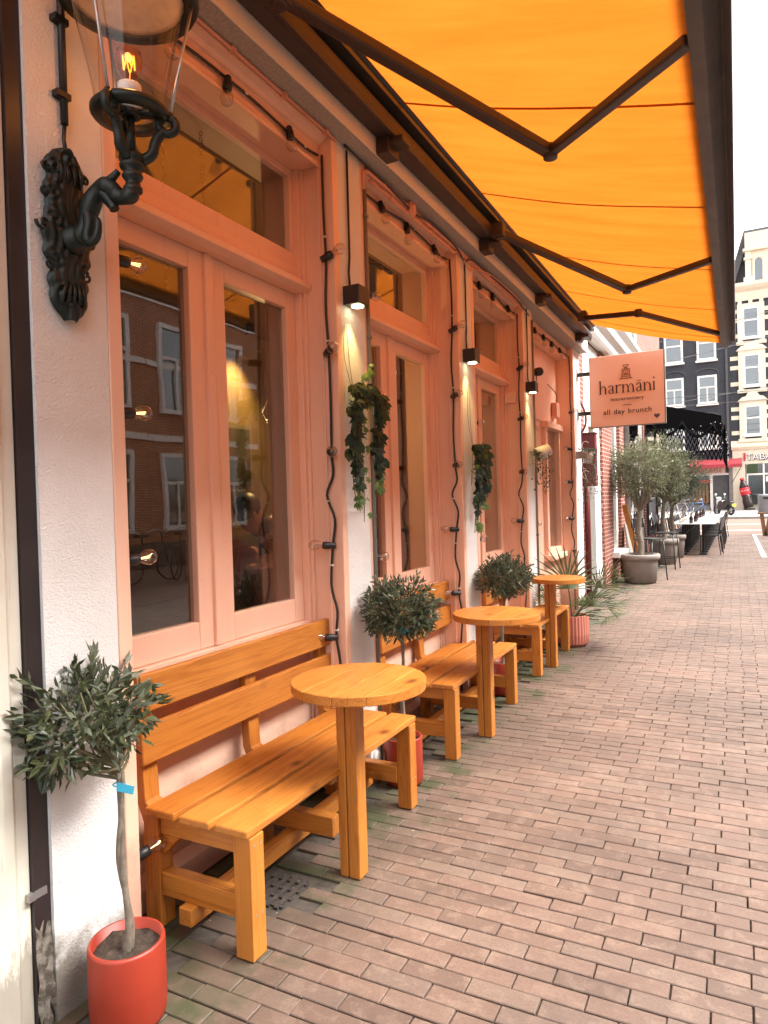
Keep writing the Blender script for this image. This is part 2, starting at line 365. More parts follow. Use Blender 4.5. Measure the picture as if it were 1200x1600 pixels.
# ------------------------------------------------------------------ mesh helpers
class MB:
    def __init__(s): s.v = []; s.f = []
    def add(s, vs, fs):
        o = len(s.v); s.v += [tuple(p) for p in vs]; s.f += [tuple(i+o for i in f) for f in fs]; return s
    def box(s, x0, x1, y0, y1, z0, z1):
        return s.add([(x0,y0,z0),(x1,y0,z0),(x1,y1,z0),(x0,y1,z0),(x0,y0,z1),(x1,y0,z1),(x1,y1,z1),(x0,y1,z1)],
                     [(0,3,2,1),(4,5,6,7),(0,1,5,4),(1,2,6,5),(2,3,7,6),(3,0,4,7)])
    def bar(s, p, q, wd, ht, up=(0,0,1)):
        p, q = Vector(p), Vector(q); d = (q-p).normalized(); up = Vector(up)
        if abs(d.dot(up)) > .98: up = Vector((1,0,0))
        a = d.cross(up).normalized()*wd/2; b = a.cross(d).normalized()*ht/2
        vs = [p-a-b, p+a-b, p+a+b, p-a+b, q-a-b, q+a-b, q+a+b, q-a+b]
        return s.add(vs, [(0,1,2,3),(7,6,5,4),(0,4,5,1),(1,5,6,2),(2,6,7,3),(3,7,4,0)])
    def tube(s, pts, r, seg=8, cap=True):
        pts = [Vector(p) for p in pts]; n = len(pts)
        rs = r if isinstance(r, (list, tuple)) else [r]*n
        t0 = (pts[1]-pts[0]).normalized()
        ref = Vector((0,0,1)) if abs(t0.z) < .9 else Vector((1,0,0))
        a = t0.cross(ref).normalized(); vs = []
        for i, p in enumerate(pts):
            t = (pts[min(i+1,n-1)]-pts[max(i-1,0)]).normalized()
            a = (a-t*a.dot(t)).normalized(); b = t.cross(a)
            for k in range(seg):
                an = 2*math.pi*k/seg; vs.append(p+(a*math.cos(an)+b*math.sin(an))*rs[i])
        fs = [(i*seg+k, i*seg+(k+1)%seg, (i+1)*seg+(k+1)%seg, (i+1)*seg+k) for i in range(n-1) for k in range(seg)]
        if cap: fs += [tuple(range(seg-1,-1,-1)), tuple(range((n-1)*seg, n*seg))]
        return s.add(vs, fs)
    def lathe(s, prof, c=(0,0,0), seg=24, ax=(0,0,1), cap=True):
        ax = Vector(ax).normalized(); c = Vector(c)
        a = ax.orthogonal().normalized() if abs(ax.z) < .99 else Vector((1,0,0)); b = ax.cross(a)
        vs = []
        for r, z in prof:
            for k in range(seg):
                an = 2*math.pi*k/seg; vs.append(c+ax*z+(a*math.cos(an)+b*math.sin(an))*r)
        n = len(prof)
        fs = [(i*seg+k, i*seg+(k+1)%seg, (i+1)*seg+(k+1)%seg, (i+1)*seg+k) for i in range(n-1) for k in range(seg)]
        if cap:
            if prof[0][0] > 1e-5: fs.append(tuple(range(seg-1,-1,-1)))
            if prof[-1][0] > 1e-5: fs.append(tuple(range((n-1)*seg, n*seg)))
        return s.add(vs, fs)
    def sphere(s, c, r, seg=10, rings=6, sc=(1,1,1)):
        c = Vector(c); vs = []
        for i in range(rings+1):
            th = math.pi*i/rings
            for k in range(seg):
                an = 2*math.pi*k/seg
                vs.append((c.x+r*sc[0]*math.sin(th)*math.cos(an), c.y+r*sc[1]*math.sin(th)*math.sin(an), c.z+r*sc[2]*math.cos(th)))
        return s.add(vs, [(i*seg+k, (i+1)*seg+k, (i+1)*seg+(k+1)%seg, i*seg+(k+1)%seg) for i in range(rings) for k in range(seg)])
    def torus(s, c, Rr, r, ax=(0,1,0), seg=24, ms=6, a0=0, a1=2*math.pi):
        ax = Vector(ax).normalized(); a = ax.orthogonal().normalized(); b = ax.cross(a); c = Vector(c)
        full = abs(a1-a0-2*math.pi) < 1e-6
        pts = [c+(a*math.cos(a0+(a1-a0)*k/seg)+b*math.sin(a0+(a1-a0)*k/seg))*Rr for k in range(seg+(0 if full else 1))]
        if full: pts.append(pts[0])
        return s.tube(pts, r, ms, cap=not full)
    def prism(s, poly, d, o=(0,0,0), ux=(1,0,0), uy=(0,0,1)):
        """polygon given in the (ux,uy) plane at o, extruded by vector d"""
        o, ux, uy, d = Vector(o), Vector(ux), Vector(uy), Vector(d); n = len(poly)
        a = [o+ux*p[0]+uy*p[1] for p in poly]
        vs = a+[p+d for p in a]
        fs = [tuple(range(n)), tuple(range(2*n-1, n-1, -1))]+[(i, i+n, (i+1)%n+n, (i+1)%n) for i in range(n)]
        return s.add(vs, fs)
    def ribbon(s, pts, w, d, o, ux, uy):
        """flat stroke of width w (number or list) along pts in a plane, extruded by d"""
        n = len(pts); ws = w if isinstance(w, (list, tuple)) else [w]*n; L, Rr = [], []
        for i in range(n):
            x0, y0 = pts[max(i-1,0)]; x1, y1 = pts[min(i+1,n-1)]
            l = math.hypot(x1-x0, y1-y0) or 1; nx, ny = -(y1-y0)/l, (x1-x0)/l
            L.append((pts[i][0]+nx*ws[i]/2, pts[i][1]+ny*ws[i]/2)); Rr.append((pts[i][0]-nx*ws[i]/2, pts[i][1]-ny*ws[i]/2))
        for i in range(n-1): s.prism([L[i], Rr[i], Rr[i+1], L[i+1]], d, o, ux, uy)
        return s
    def build(s, name, mat, parent=None, smooth=False, bevel=0, rnd=None, local=False):
        me = D.meshes.new(name)
        off = Vector((0,0,0))
        if parent is not None and not local:
            p = parent
            while p is not None: off += p.location; p = p.parent
        vs = [(x-off.x, y-off.y, z-off.z) for x, y, z in s.v] if off.length > 0 else s.v
        me.from_pydata(vs, [], s.f)
        if rnd is not None:
            at = me.attributes.new('rnd', 'FLOAT', 'FACE'); at.data.foreach_set('value', np.asarray(rnd, dtype=np.float32))
        if smooth:
            me.polygons.foreach_set('use_smooth', [len(f) <= 4 for f in s.f])
        me.validate(); me.update()
        if mat: me.materials.append(M[mat] if isinstance(mat, str) else mat)
        o = D.objects.new(name, me); COL.objects.link(o)
        if parent is not None: o.parent = parent
        if bevel:
            b = o.modifiers.new('bevel', 'BEVEL'); b.width = bevel; b.segments = 2; b.limit_method = 'ANGLE'
        return o
def tag(o, label=None, cat=None, group=None, kind=None):
    for k, v in (('label', label), ('category', cat), ('group', group), ('kind', kind)):
        if v: o[k] = v
    return o
def thing(name, label, cat, loc=(0,0,0), group=None):
    o = D.objects.new(name, None); o.empty_display_size = .1; COL.objects.link(o); o.location = loc
    return tag(o, label, cat, group)
def copy_tree(o, parent=None):
    c = o.copy(); COL.objects.link(c); c.parent = parent
    for ch in o.children: copy_tree(ch, c)
    return c
def box(name, mat, parent, *a, bevel=0): return MB().box(*a).build(name, mat, parent, bevel=bevel)
def text(s, size, origin, ux, uy, mat, parent, name='lettering', depth=.004, align='LEFT', spacing=1.0):
    cu = D.curves.new(name, 'FONT'); cu.body = s; cu.size = size; cu.extrude = depth/2; cu.align_x = align; cu.space_character = spacing
    t = D.objects.new(name, cu); COL.objects.link(t)
    dg = bpy.context.evaluated_depsgraph_get(); me = D.meshes.new_from_object(t.evaluated_get(dg))
    D.objects.remove(t)
    ux, uy, o = Vector(ux), Vector(uy), Vector(origin); uz = ux.cross(uy)
    off = Vector((0,0,0)); p = parent
    while p is not None: off += p.location; p = p.parent
    for v in me.vertices: v.co = o+ux*v.co.x+uy*v.co.y+uz*v.co.z-off
    me.materials.clear(); me.materials.append(M[mat])
    ob = D.objects.new(name, me); COL.objects.link(ob); ob.parent = parent
    return ob

# ------------------------------------------------------------------ ground, pavement, road
def pavemat(name, cols, moss=True):
    m, nt, o = newmat(name)
    at = N(nt, 'ShaderNodeAttribute'); at.attribute_name = 'rnd'
    oi = N(nt, 'ShaderNodeObjectInfo')
    ad = N(nt, 'ShaderNodeMath', operation='ADD'); nt.links.new(at.outputs['Fac'], ad.inputs[0]); nt.links.new(oi.outputs['Random'], ad.inputs[1])
    fr = N(nt, 'ShaderNodeMath', operation='FRACT'); nt.links.new(ad.outputs[0], fr.inputs[0])
    c = ramp(nt, fr.outputs[0], [(i/(len(cols)-1), k) for i, k in enumerate(cols)])
    v = coordnode(nt, src='World')
    n1 = noise(nt, v, 14, 6, .7, .4)
    c = mixc(nt, ramp(nt, n1, [(.50, 0.), (.60, .5)]), c, (.235, .160, .118))      # worn dusty patches
    c = mixc(nt, ramp(nt, noise(nt, v, 1.1, 4), [(.35, .55), (.62, 0.)]), c, tuple(k*.55 for k in cols[0]))
    n2 = noise(nt, v, 120, 4, .6)
    c = mixc(nt, ramp(nt, n2, [(.3, .35), (.6, 0.)]), c, tuple(k*.45 for k in cols[0]))
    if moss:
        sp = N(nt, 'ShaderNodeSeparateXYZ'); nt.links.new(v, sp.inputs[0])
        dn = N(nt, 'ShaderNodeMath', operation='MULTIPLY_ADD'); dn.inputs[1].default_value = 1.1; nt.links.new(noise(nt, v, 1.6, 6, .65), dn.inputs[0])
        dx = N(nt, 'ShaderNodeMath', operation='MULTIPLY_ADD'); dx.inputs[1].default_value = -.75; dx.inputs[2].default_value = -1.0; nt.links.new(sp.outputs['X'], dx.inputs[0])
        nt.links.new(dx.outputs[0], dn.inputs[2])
        c = mixc(nt, ramp(nt, dn.outputs[0], [(.30, 0.), (.80, .55)]), c, (.060, .045, .032))   # darker brown towards the wall, broken up by noise
        nz = noise(nt, v, 5, 6, .7)
        mu = N(nt, 'ShaderNodeMath', operation='MULTIPLY_ADD'); mu.inputs[1].default_value = 1.5; nt.links.new(nz, mu.inputs[0])
        ng = N(nt, 'ShaderNodeMath', operation='MULTIPLY_ADD'); ng.inputs[1].default_value = -1; ng.inputs[2].default_value = -1.95; nt.links.new(sp.outputs['X'], ng.inputs[0])
        nt.links.new(ng.outputs[0], mu.inputs[2])
        mm = N(nt, 'ShaderNodeMath', operation='MULTIPLY'); mm.use_clamp = True
        nt.links.new(ramp(nt, mu.outputs[0], [(.10, 0.), (.30, .85)]), mm.inputs[0])
        nt.links.new(ramp(nt, noise(nt, v, 2.3, 3), [(.42, 0.), (.55, 1.)]), mm.inputs[1])
        c = mixc(nt, mm.outputs[0], c, (.030, .042, .014))
    prin(nt, o, c, .62, 0, .5, bumpn(nt, mixc(nt, .5, n1, n2), .35, .004))
    return m
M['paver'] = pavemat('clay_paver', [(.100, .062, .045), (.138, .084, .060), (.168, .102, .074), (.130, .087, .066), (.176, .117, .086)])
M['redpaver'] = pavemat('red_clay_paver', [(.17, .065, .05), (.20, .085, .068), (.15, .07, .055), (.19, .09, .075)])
M['crumb'] = simple('pale_crumb', (.42, .36, .29), None, rough=.9)
M['crumble'] = simple('crumbling_mortar', (.20, .18, .15), (.07, .055, .042), 22, .95, .8, 60, .01, src='World', lo=.42, hi=.58)
M['joint'] = simple('joint_sand', (.034, .026, .019), (.07, .056, .043), 30, .95, .5, 80, .004, src='World')
M['roadbrick'] = brickmat('road_clinker', (.19, .12, .093), (.165, .105, .082), (.12, .085, .065), .21, .07, 'z')

g = MB().add([(-400,-400,-.06),(400,-400,-.06),(400,400,-.06),(-400,400,-.06)], [(0,1,2,3)]).build('ground', 'roadbrick')
tag(g, kind='structure')
pv = MB().add([(-2.2,-3,-.0145),(4.2,-3,-.0145),(4.2,27.4,-.0145),(-2.2,27.4,-.0145)], [(0,1,2,3)]).build('pavement', 'joint')
tag(pv, 'brick pavement of long brown clay pavers', kind='structure')
rd = MB().add([(-60,27.4,-.02),(60,27.4,-.02),(60,44,-.02),(-60,44,-.02)], [(0,1,2,3)]).build('road', 'roadbrick')
tag(rd, kind='structure')
MB().box(-60, 60, 44, 70, -.05, .1).build('far_pavement', 'kerb')['kind'] = 'structure'
MB().box(-60, 60, 43.8, 43.997, -.05, .112).build('kerb', 'kerb')['kind'] = 'structure'
mk = MB().add([(.46,17.5,.006),(.56,17.5,.006),(.53,27.0,.006),(.44,27.0,.006)], [(0,1,2,3)])
mk.add([(.44,26.86,.006),(4,26.7,.006),(4,26.85,.006),(.44,27.0,.006)], [(0,1,2,3)])
mk.build('parking_bay_line', 'roadpaint')['kind'] = 'structure'
MB().add([(-12,30.2,-.012),(20,30.2,-.012),(20,30.5,-.012),(-12,30.5,-.012)], [(0,1,2,3)]).build('road_line', 'roadpaint')['kind'] = 'structure'
MB().add([(-12,36.2,-.012),(20,36.2,-.012),(20,36.4,-.012),(-12,36.4,-.012)], [(0,1,2,3)]).build('road_line', 'roadpaint')['kind'] = 'structure'

def brick_verts(L, W, b=.0024, dz=.0028):
    l, h = L/2, W/2
    v = []
    for z, e in ((-.04, 0), (-dz, 0), (0, b)):
        v += [(-l+e,-h+e,z), (l-e,-h+e,z), (l-e,h-e,z), (-l+e,h-e,z)]
    f = [(8,9,10,11)]
    for a in (0, 4):
        f += [(a+i, a+(i+1)%4, a+4+(i+1)%4, a+4+i) for i in range(4)]
    return v, f
BL, BW = .2092, .0680
def proj(p):
    d = Vector(p)-co.location; z = d.dot(F_)
    if z < .1: return None
    return 600+1072.6*d.dot(R2)/z, 800-1072.6*d.dot(U2)/z, z
spots = []          # x, y, z, yaw, red
row = 0; y = .9
while y < 27.3:
    x = -1.70+(.5 if row % 2 else 0)*.2135+random.uniform(-.012, .012)-.2135
    while x < 4.1:
        if x-.1 > -1.70: spots.append((x, y+random.gauss(0, .0008), random.gauss(0, .0011), random.gauss(0, .004), 0))
        x += .2135+random.gauss(0, .0008)
    row += 1; y += .0726
for c in range(4):  # red edging laid along the wall
    y = .9+(c % 2)*.106
    while y < 27.2:
        spots.append((-1.735-.0726*c-(.01 if y < 9 else 0), y, random.gauss(0, .002), math.pi/2+random.gauss(0, .006), 1)); y += .2135
dip = lambda x, y: .003*math.sin(x*1.3+y*.6)+.0015*math.sin(y*2.3-x*1.7+1)+.0008*math.sin(x*6.1+y*4.7)
spots = [(s[0], s[1], s[2]+dip(s[0], s[1])-.003, s[3], s[4]) for s in spots]
spots = [s for s in spots if not (abs(s[0]+1.595) < .15 and abs(s[1]-2.10) < .12)]
def score(s):
    q = proj((s[0], s[1], 0))
    if not q or not (-40 < q[0] < 1240 and q[1] < 1640): return 99
    hid = 2.5 if s[0] < -1.42 and s[1] > 1.55 else 0
    return q[2]+hid
order = sorted(range(len(spots)), key=lambda i: score(spots[i]))
bv, bf = brick_verts(BL, BW)
bm_ = [None, None]
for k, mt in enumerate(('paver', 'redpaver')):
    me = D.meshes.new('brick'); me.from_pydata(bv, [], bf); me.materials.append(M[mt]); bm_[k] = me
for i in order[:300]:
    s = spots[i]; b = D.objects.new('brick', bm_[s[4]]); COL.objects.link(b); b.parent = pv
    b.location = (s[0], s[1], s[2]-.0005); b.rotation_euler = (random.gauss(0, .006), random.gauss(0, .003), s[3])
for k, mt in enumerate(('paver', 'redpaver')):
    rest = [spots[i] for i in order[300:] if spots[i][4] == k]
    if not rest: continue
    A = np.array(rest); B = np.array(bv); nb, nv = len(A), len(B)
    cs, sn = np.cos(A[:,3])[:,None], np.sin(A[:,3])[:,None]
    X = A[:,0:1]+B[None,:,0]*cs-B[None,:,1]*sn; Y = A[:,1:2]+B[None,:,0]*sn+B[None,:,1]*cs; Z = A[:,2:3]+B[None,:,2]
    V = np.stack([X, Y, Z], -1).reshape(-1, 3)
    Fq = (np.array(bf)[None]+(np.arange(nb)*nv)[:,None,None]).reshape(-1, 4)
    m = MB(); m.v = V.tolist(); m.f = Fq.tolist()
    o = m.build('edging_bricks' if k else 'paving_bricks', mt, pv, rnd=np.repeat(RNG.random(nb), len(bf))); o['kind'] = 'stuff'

# crumbs and petals scattered on the bricks
m = MB(); rl = random.Random(5)
for k in range(70):
    x, y = rl.uniform(-1.7, 1.2), rl.uniform(1.5, 9)
    if k < 30: x, y = rl.uniform(-1.75,-1.0), rl.uniform(1.4, 3)
    a, r_ = rl.uniform(0, 6.3), rl.uniform(.001, .0026)*(2.0 if k % 17 == 0 else 1)
    m.add([(x+r_*math.cos(a+j*1.57)*(1 if j % 2 else 1.7), y+r_*math.sin(a+j*1.57), dip(x,y)+.001+.001*j) for j in range(4)]+[(x, y, dip(x,y)+.0035)], [(0,1,4),(1,2,4),(2,3,4),(3,0,4)])
tag(m.build('litter_crumbs', 'crumb'), 'tiny pale crumbs and petals scattered over the paving', 'litter', kind='stuff')

# a sunken iron drain under the nearest bench
dg_ = thing('drain_grate', 'small dark iron drain grate in the bricks under the nearest bench', 'drain grate', (-1.60, 2.10, 0))
box('frame', 'rustiron', dg_, -1.69, -1.50, 2.0, 2.20, -.03, -.014)
for i in range(5):
    box('slat', 'rustiron', dg_, -1.688+i*.039, -1.670+i*.039, 2.001, 2.199, -.0138, -.004)
for i in range(4):
    box('cross_slat', 'rustiron', dg_, -1.689, -1.501, 2.012+i*.053, 2.026+i*.053, -.0139, -.005)

# ------------------------------------------------------------------ the cafe building
XF, XS = -1.76, -1.98      # pilaster front plane, sash front plane
cafe = thing('cafe_building', 'salmon pink cafe front with white stucco pilasters under the orange awning', 'building', (-2.2, 5, 0))
PIL = [(1.285, 1.545), (3.01, 3.262), (4.715, 4.985), (6.405, 6.66), (8.62, 8.98)]
for a, b in PIL:
    m = MB()
    m.box(-2.2, XF, a, b, -.05, 3.29)
    m.build('pilaster', 'stucco', cafe)
box('stone_lintel', 'concrete', cafe, -2.3, -1.66, 1.2, 9.0, 3.29, 3.46)
box('lintel_face', 'whitepaint', cafe, -1.6595, -1.653, 1.2, 9.0, 3.292, 3.45)
box('upper_wall', 'redbrick', cafe, -2.3, -1.72, 1.2, 9.0, 3.463, 9.5)
box('interior_floor', 'roomfloor', cafe, -6.5, -2.21, 1.0, 9.0, -.05, .02)
box('interior_wall', 'roomwall', cafe, -4.7, -4.6, 1.0, 9.0, .02, 3.3)
box('interior_wall', 'roomwall', cafe, -4.6, -2.3, .9, .998, .02, 3.3)
box('interior_wall', 'roomwall', cafe, -4.6, -2.3, 9.002, 9.1, .02, 3.3)
box('interior_ceiling', 'roomceil', cafe, -4.7, -2.305, .9, 9.1, 3.302, 3.4)
box('interior_dark_sheet', 'roomdark', cafe, -4.599, -4.57, 1.0, 5.15, .021, 3.3)  # dark sheet added over the wall to darken the view through the near panes
box('interior_counter', 'roomdark', cafe, -4.59, -4.0, 6.2, 8.8, .021, 1.05)

def bay(dy, dens=1):
    """window bay: pink box frame, two casement sashes, transom light"""
    Y = lambda y: y+dy
    m = MB()
    m.box(-2.19, XF+.004, Y(1.547), Y(1.60), 0, 3.288)                      # near jamb
    m.box(-2.19, XF+.004, Y(2.957), Y(3.008), 0, 3.288)                     # far jamb
    m.prism([(-2.19,3.155),(-1.835,3.155),(-1.835,3.14),(-1.822,3.14),(-1.818,3.155),(-1.83,3.165),(-1.83,3.245),(-1.815,3.25),(-1.80,3.262),(-1.79,3.275),(-1.772,3.28),(-1.772,3.288),(-2.19,3.288)], (0,1.355,0), (0,Y(1.601),0))   # moulded head beam
    fr = m.build('window', 'pink', cafe, bevel=.004)
    m = MB()                                                                # mouldings on the far jamb and frame posts
    m.box(XS-.02, XS+.035, Y(2.925), Y(2.9565), .14, 3.154)
    m.box(XS+.035, XS+.055, Y(2.94), Y(2.9562), .14, 3.1535)
    m.box(-1.845, -1.83, Y(2.945), Y(2.9561), .14, 3.153)
    m.box(XS-.02, XS+.03, Y(1.601), Y(1.63), .14, 3.154)
    m.build('moulding', 'pink', fr, bevel=.003)
    # panel and plinth under the window
    m = MB()
    m.box(-2.2, -1.955, Y(1.602), Y(2.955), .128, .868)
    m.build('stall_riser', 'pink', fr, bevel=.003)
    m = MB(); m.prism([(-2.2,.0),(-1.925,.0),(-1.925,.085),(-1.952,.127),(-2.2,.127)], (0, 1.352, 0), (0, Y(1.6025), 0))
    m.build('plinth', 'pink', fr, bevel=.004)
    for a, b, c in ((1.632, 2.246, 0), (2.252, 2.923, 1)):
        m = MB()
        st = (.075, .088) if c == 0 else (.128, .078)
        m.box(XS-.05, XS, Y(a), Y(a+st[0]), .87, 2.528); m.box(XS-.05, XS, Y(b-st[1]), Y(b), .87, 2.528)
        m.box(XS-.05, XS-.0006, Y(a+st[0]), Y(b-st[1]), .87, .985); m.box(XS-.05, XS-.0006, Y(a+st[0]), Y(b-st[1]), 2.442, 2.528)
        sa = m.build('sash', 'pink', fr, bevel=.004)
        box('pane', 'pane', fr, XS-.034, XS-.030, Y(a+st[0]+.0005), Y(b-st[1]-.0005), .9855, 2.4415)
    box('astragal', 'pink', fr, XS-.01, XS+.016, Y(2.243), Y(2.292), .872, 2.527, bevel=.003)
    # transom beam with sill lip
    m = MB()
    m.box(XS-.06, XS+.022, Y(1.601), Y(2.9555), 2.60, 2.66)
    m.prism([(XS-.06,2.529),(XS+.05,2.529),(XS+.085,2.545),(XS+.085,2.572),(XS+.06,2.585),(XS+.022,2.60),(XS-.06,2.60)], (0, 1.354, 0), (0, Y(1.6015), 0))
    m.build('transom_sill', 'pink', fr, bevel=.003)
    m = MB()
    m.box(XS-.05, XS+.004, Y(1.631), Y(2.924), 2.66, 2.735); m.box(XS-.05, XS+.004, Y(1.631), Y(2.924), 3.117, 3.1545)
    m.box(XS-.05, XS+.0035, Y(1.631), Y(1.70), 2.735, 3.117); m.box(XS-.05, XS+.0035, Y(2.898), Y(2.924), 2.735, 3.117)
    m.build('transom_frame', 'pink', fr, bevel=.003)
    box('pane', 'pane', fr, XS-.034, XS-.030, Y(1.7005), Y(2.8975), 2.7355, 3.1165)
    return fr
for k in range(3): bay(1.7035*k)
# last bay: tall closed panel with a small window
m = MB()
m.box(-2.29, XF+.004, 6.662, 6.70, 0, 3.288); m.box(-2.29, XF+.004, 8.58, 8.618, 0, 3.288)
m.box(-2.29, -1.83, 6.701, 8.579, 3.155, 3.287)
lw = m.build('window', 'pink', cafe, bevel=.004)
m = MB()
m.box(-2.2, XS+.004, 6.702, 8.578, .10, .80); m.box(-2.2, XS+.02, 6.702, 8.578, 2.34, 3.154); m.box(-2.2, XS+.003, 6.702, 7.84, .80, 2.34)
m.build('panel', 'pink', lw, bevel=.004)
m = MB()
m.box(-2.1, XS+.05, 7.842, 7.93, .802, 2.338); m.box(-2.1, XS+.05, 8.50, 8.576, .802, 2.338)
m.box(-2.1, XS+.049, 7.93, 8.50, .802, .87); m.box(-2.1, XS+.09, 7.80, 8.577, 2.27, 2.339)
m.build('small_window_frame', 'pink', lw, bevel=.004)
box('small_sill', 'pink', lw, -2.0, XS+.11, 7.80, 8.578, .74, .80, bevel=.004)
box('pane', 'pane', lw, XS-.01, XS-.006, 7.9305, 8.4995, .8705, 2.2695)

# ------------------------------------------------------------------ neighbour's cream door case and black strip, far left
nb = thing('neighbouring_door_case', 'peeling cream painted door case at the left edge beside a black strip', 'door frame', (-1.85, 1.0, 0))
m = MB()
m.prism([(.80,-1.95),(.80,-1.795),(1.02,-1.795),(1.03,-1.78),(1.06,-1.78),(1.075,-1.79),(1.11,-1.79),(1.12,-1.775),(1.15,-1.765),(1.18,-1.768),(1.195,-1.785),(1.232,-1.785),(1.232,-1.95)], (0,0,9.05), (0,0,-.03), (0,1,0), (1,0,0))
m.build('casing', 'rotwood', nb, bevel=.003)
box('wall', 'stucco', nb, -2.3, -1.96, .0, 1.25, -.03, 9)
box('black_strip', 'blackpaint', nb, -2.2, -1.772, 1.2335, 1.2845, -.03, 9)
m = MB(); n_ = 9; vs = []
for i in range(n_):
    z = -.03+.33*i/(n_-1)
    for k, yy in enumerate((1.2335, 1.246, 1.26, 1.272, 1.2848)): vs.append((-1.766+.012*math.sin(i*1.9+k*2.3)*(1-i/n_)-.007*(i/(n_-1))**3, yy, z))
m.add(vs, [(i*5+k, i*5+k+1, (i+1)*5+k+1, (i+1)*5+k) for i in range(n_-1) for k in range(4)]); m.build('crumbling_base', 'crumble', nb, smooth=True)
MB().box(-1.784, -1.765, 1.215, 1.2345, .372, .392).box(-1.7715, -1.768, 1.235, 1.272, .372, .394).build('clip', 'steel', nb)

# ------------------------------------------------------------------ awning
AW0, AW1 = .55, 8.62
ZB, ZF, XB, XE = 3.55, 3.135, -1.525, -.11
aw = thing('awning', 'orange fabric folding arm awning stretched over the cafe front', 'awning', (-1.6, 5, 3.3))
m = MB(); nx, ny = 14, 120
vs = []
seams = [.83, 2.06, 3.287, 4.50, 5.77, 7.04, 8.30]
for i in range(nx+1):
    u = i/nx
    for j in range(ny+1):
        yy = AW0+(AW1-AW0)*j/ny
        ds = min(abs(yy-s) for s in seams)
        z = ZB+(ZF-ZB)*u-.035*math.sin(math.pi*u)*(1-.15*math.exp(-(ds/.1)**2))+.004*math.sin(yy*9+u*5)*math.sin(math.pi*u)+.003*math.sin(yy*31+u*3)*u*(1-u)*3
        vs.append((XB+(XE-XB)*u, yy, z))
m.add(vs, [(i*(ny+1)+j, (i+1)*(ny+1)+j, (i+1)*(ny+1)+j+1, i*(ny+1)+j+1) for i in range(nx) for j in range(ny)])
cv = m.build('canvas', 'canvas', aw, smooth=True)
for s_ in seams:
    m = MB(); pts = []
    for i in range(nx+1):
        u = i/nx; z = ZB+(ZF-ZB)*u-.035*math.sin(math.pi*u)*.85-.004+.004*math.sin(s_*9+u*5)*math.sin(math.pi*u)
        pts.append((XB+(XE-XB)*u, z))
    vs = [(x, s_-.011, z) for x, z in pts]+[(x, s_+.011, z) for x, z in pts]
    m.add(vs, [(i, i+1, i+nx+2, i+nx+1) for i in range(nx)])
    m.build('seam', 'canvas_seam', cv)
m = MB()
m.prism([(-.125,3.10),(-.072,3.088),(-.066,3.094),(-.012,3.153),(.018,3.10),(.022,3.21),(-.02,3.235),(-.125,3.20)], (0, AW1-AW0+.12, 0), (0, AW0-.06, 0))
m.build('front_bar', 'greybar', aw, bevel=.004)
m = MB(); m.tube([(XB-.01, AW0, ZB+.015), (XB-.01, AW1+.06, ZB+.015)], .045, 16); m.build('roller_tube', 'blackmetal', aw, smooth=True)
m = MB()
m.prism([(-1.650,3.376),(-1.572,3.372),(-1.572,3.392),(-1.650,3.40)], (0, AW1-AW0+.1, 0), (0, AW0-.05, 0))
m.prism([(-1.567,3.366),(-1.545,3.366),(-1.535,3.40),(-1.535,3.44),(-1.545,3.45),(-1.56,3.47),(-1.567,3.47)], (0, AW1-AW0+.1, 0), (0, AW0-.05, 0))
m.build('cassette', 'brownmetal', aw, bevel=.003)
m = MB()
m.box(-1.556, -1.50, AW0-.04, AW1+.04, 3.475, 3.50)
m.prism([(-1.65,3.56),(-1.5,3.60),(-1.48,3.63),(-1.65,3.66)], (0, AW1-AW0+.1, 0), (0, AW0-.05, 0))
m.build('cassette_hood', 'blackmetal', aw)
for yb in (.75, 1.62, 3.30, 4.92, 6.50, 8.30):
    m = MB(); m.box(-1.652, -1.575, yb-.06, yb+.06, 3.285, 3.374); m.box(-1.651, -1.50, yb-.05, yb+.05, 3.33, 3.366)
    m.build('wall_bracket', 'brownmetal', aw, bevel=.006)
ARMS = [((-1.50, 2.17, 3.385), (-.80, 3.50, 3.195), (-.12, 2.80, 3.12)),
        ((-1.49, 4.85, 3.385), (-.79, 6.13, 3.195), (-.12, 5.47, 3.12)),
        ((-1.43, 7.62, 3.385), (-.80, 6.98, 3.195), (-.125, 8.03, 3.12))]
for p, e, q in ARMS:
    p, e, q = Vector(p), Vector(e), Vector(q)
    m = MB(); m.bar(p, e, .062, .05); a_ = m.build('arm', 'brownmetal', aw, bevel=.010)
    m = MB(); m.bar(e, q, .055, .045); m.build('forearm', 'brownmetal', a_, bevel=.010)
    m = MB(); m.lathe([(.0,-.034),(.034,-.034),(.036,-.03),(.036,.03),(.034,.034),(0,.034)], e, 16); m.build('elbow', 'brownmetal', a_, smooth=True)
    m = MB(); m.box(p.x-.055, p.x+.04, p.y-.05, p.y+.05, p.z-.035, p.z+.06); m.lathe([(.0,-.045),(.03,-.045),(.03,.08),(0,.08)], p, 14)
    m.build('shoulder', 'brownmetal', a_, bevel=.006)

# ------------------------------------------------------------------ wall lantern
LX, LY = -1.528, 1.45
ln = thing('wall_lantern', 'ornate black iron wall lantern with lit filament bulb on the white pilaster', 'lantern', (XF, 1.41, 2.3))
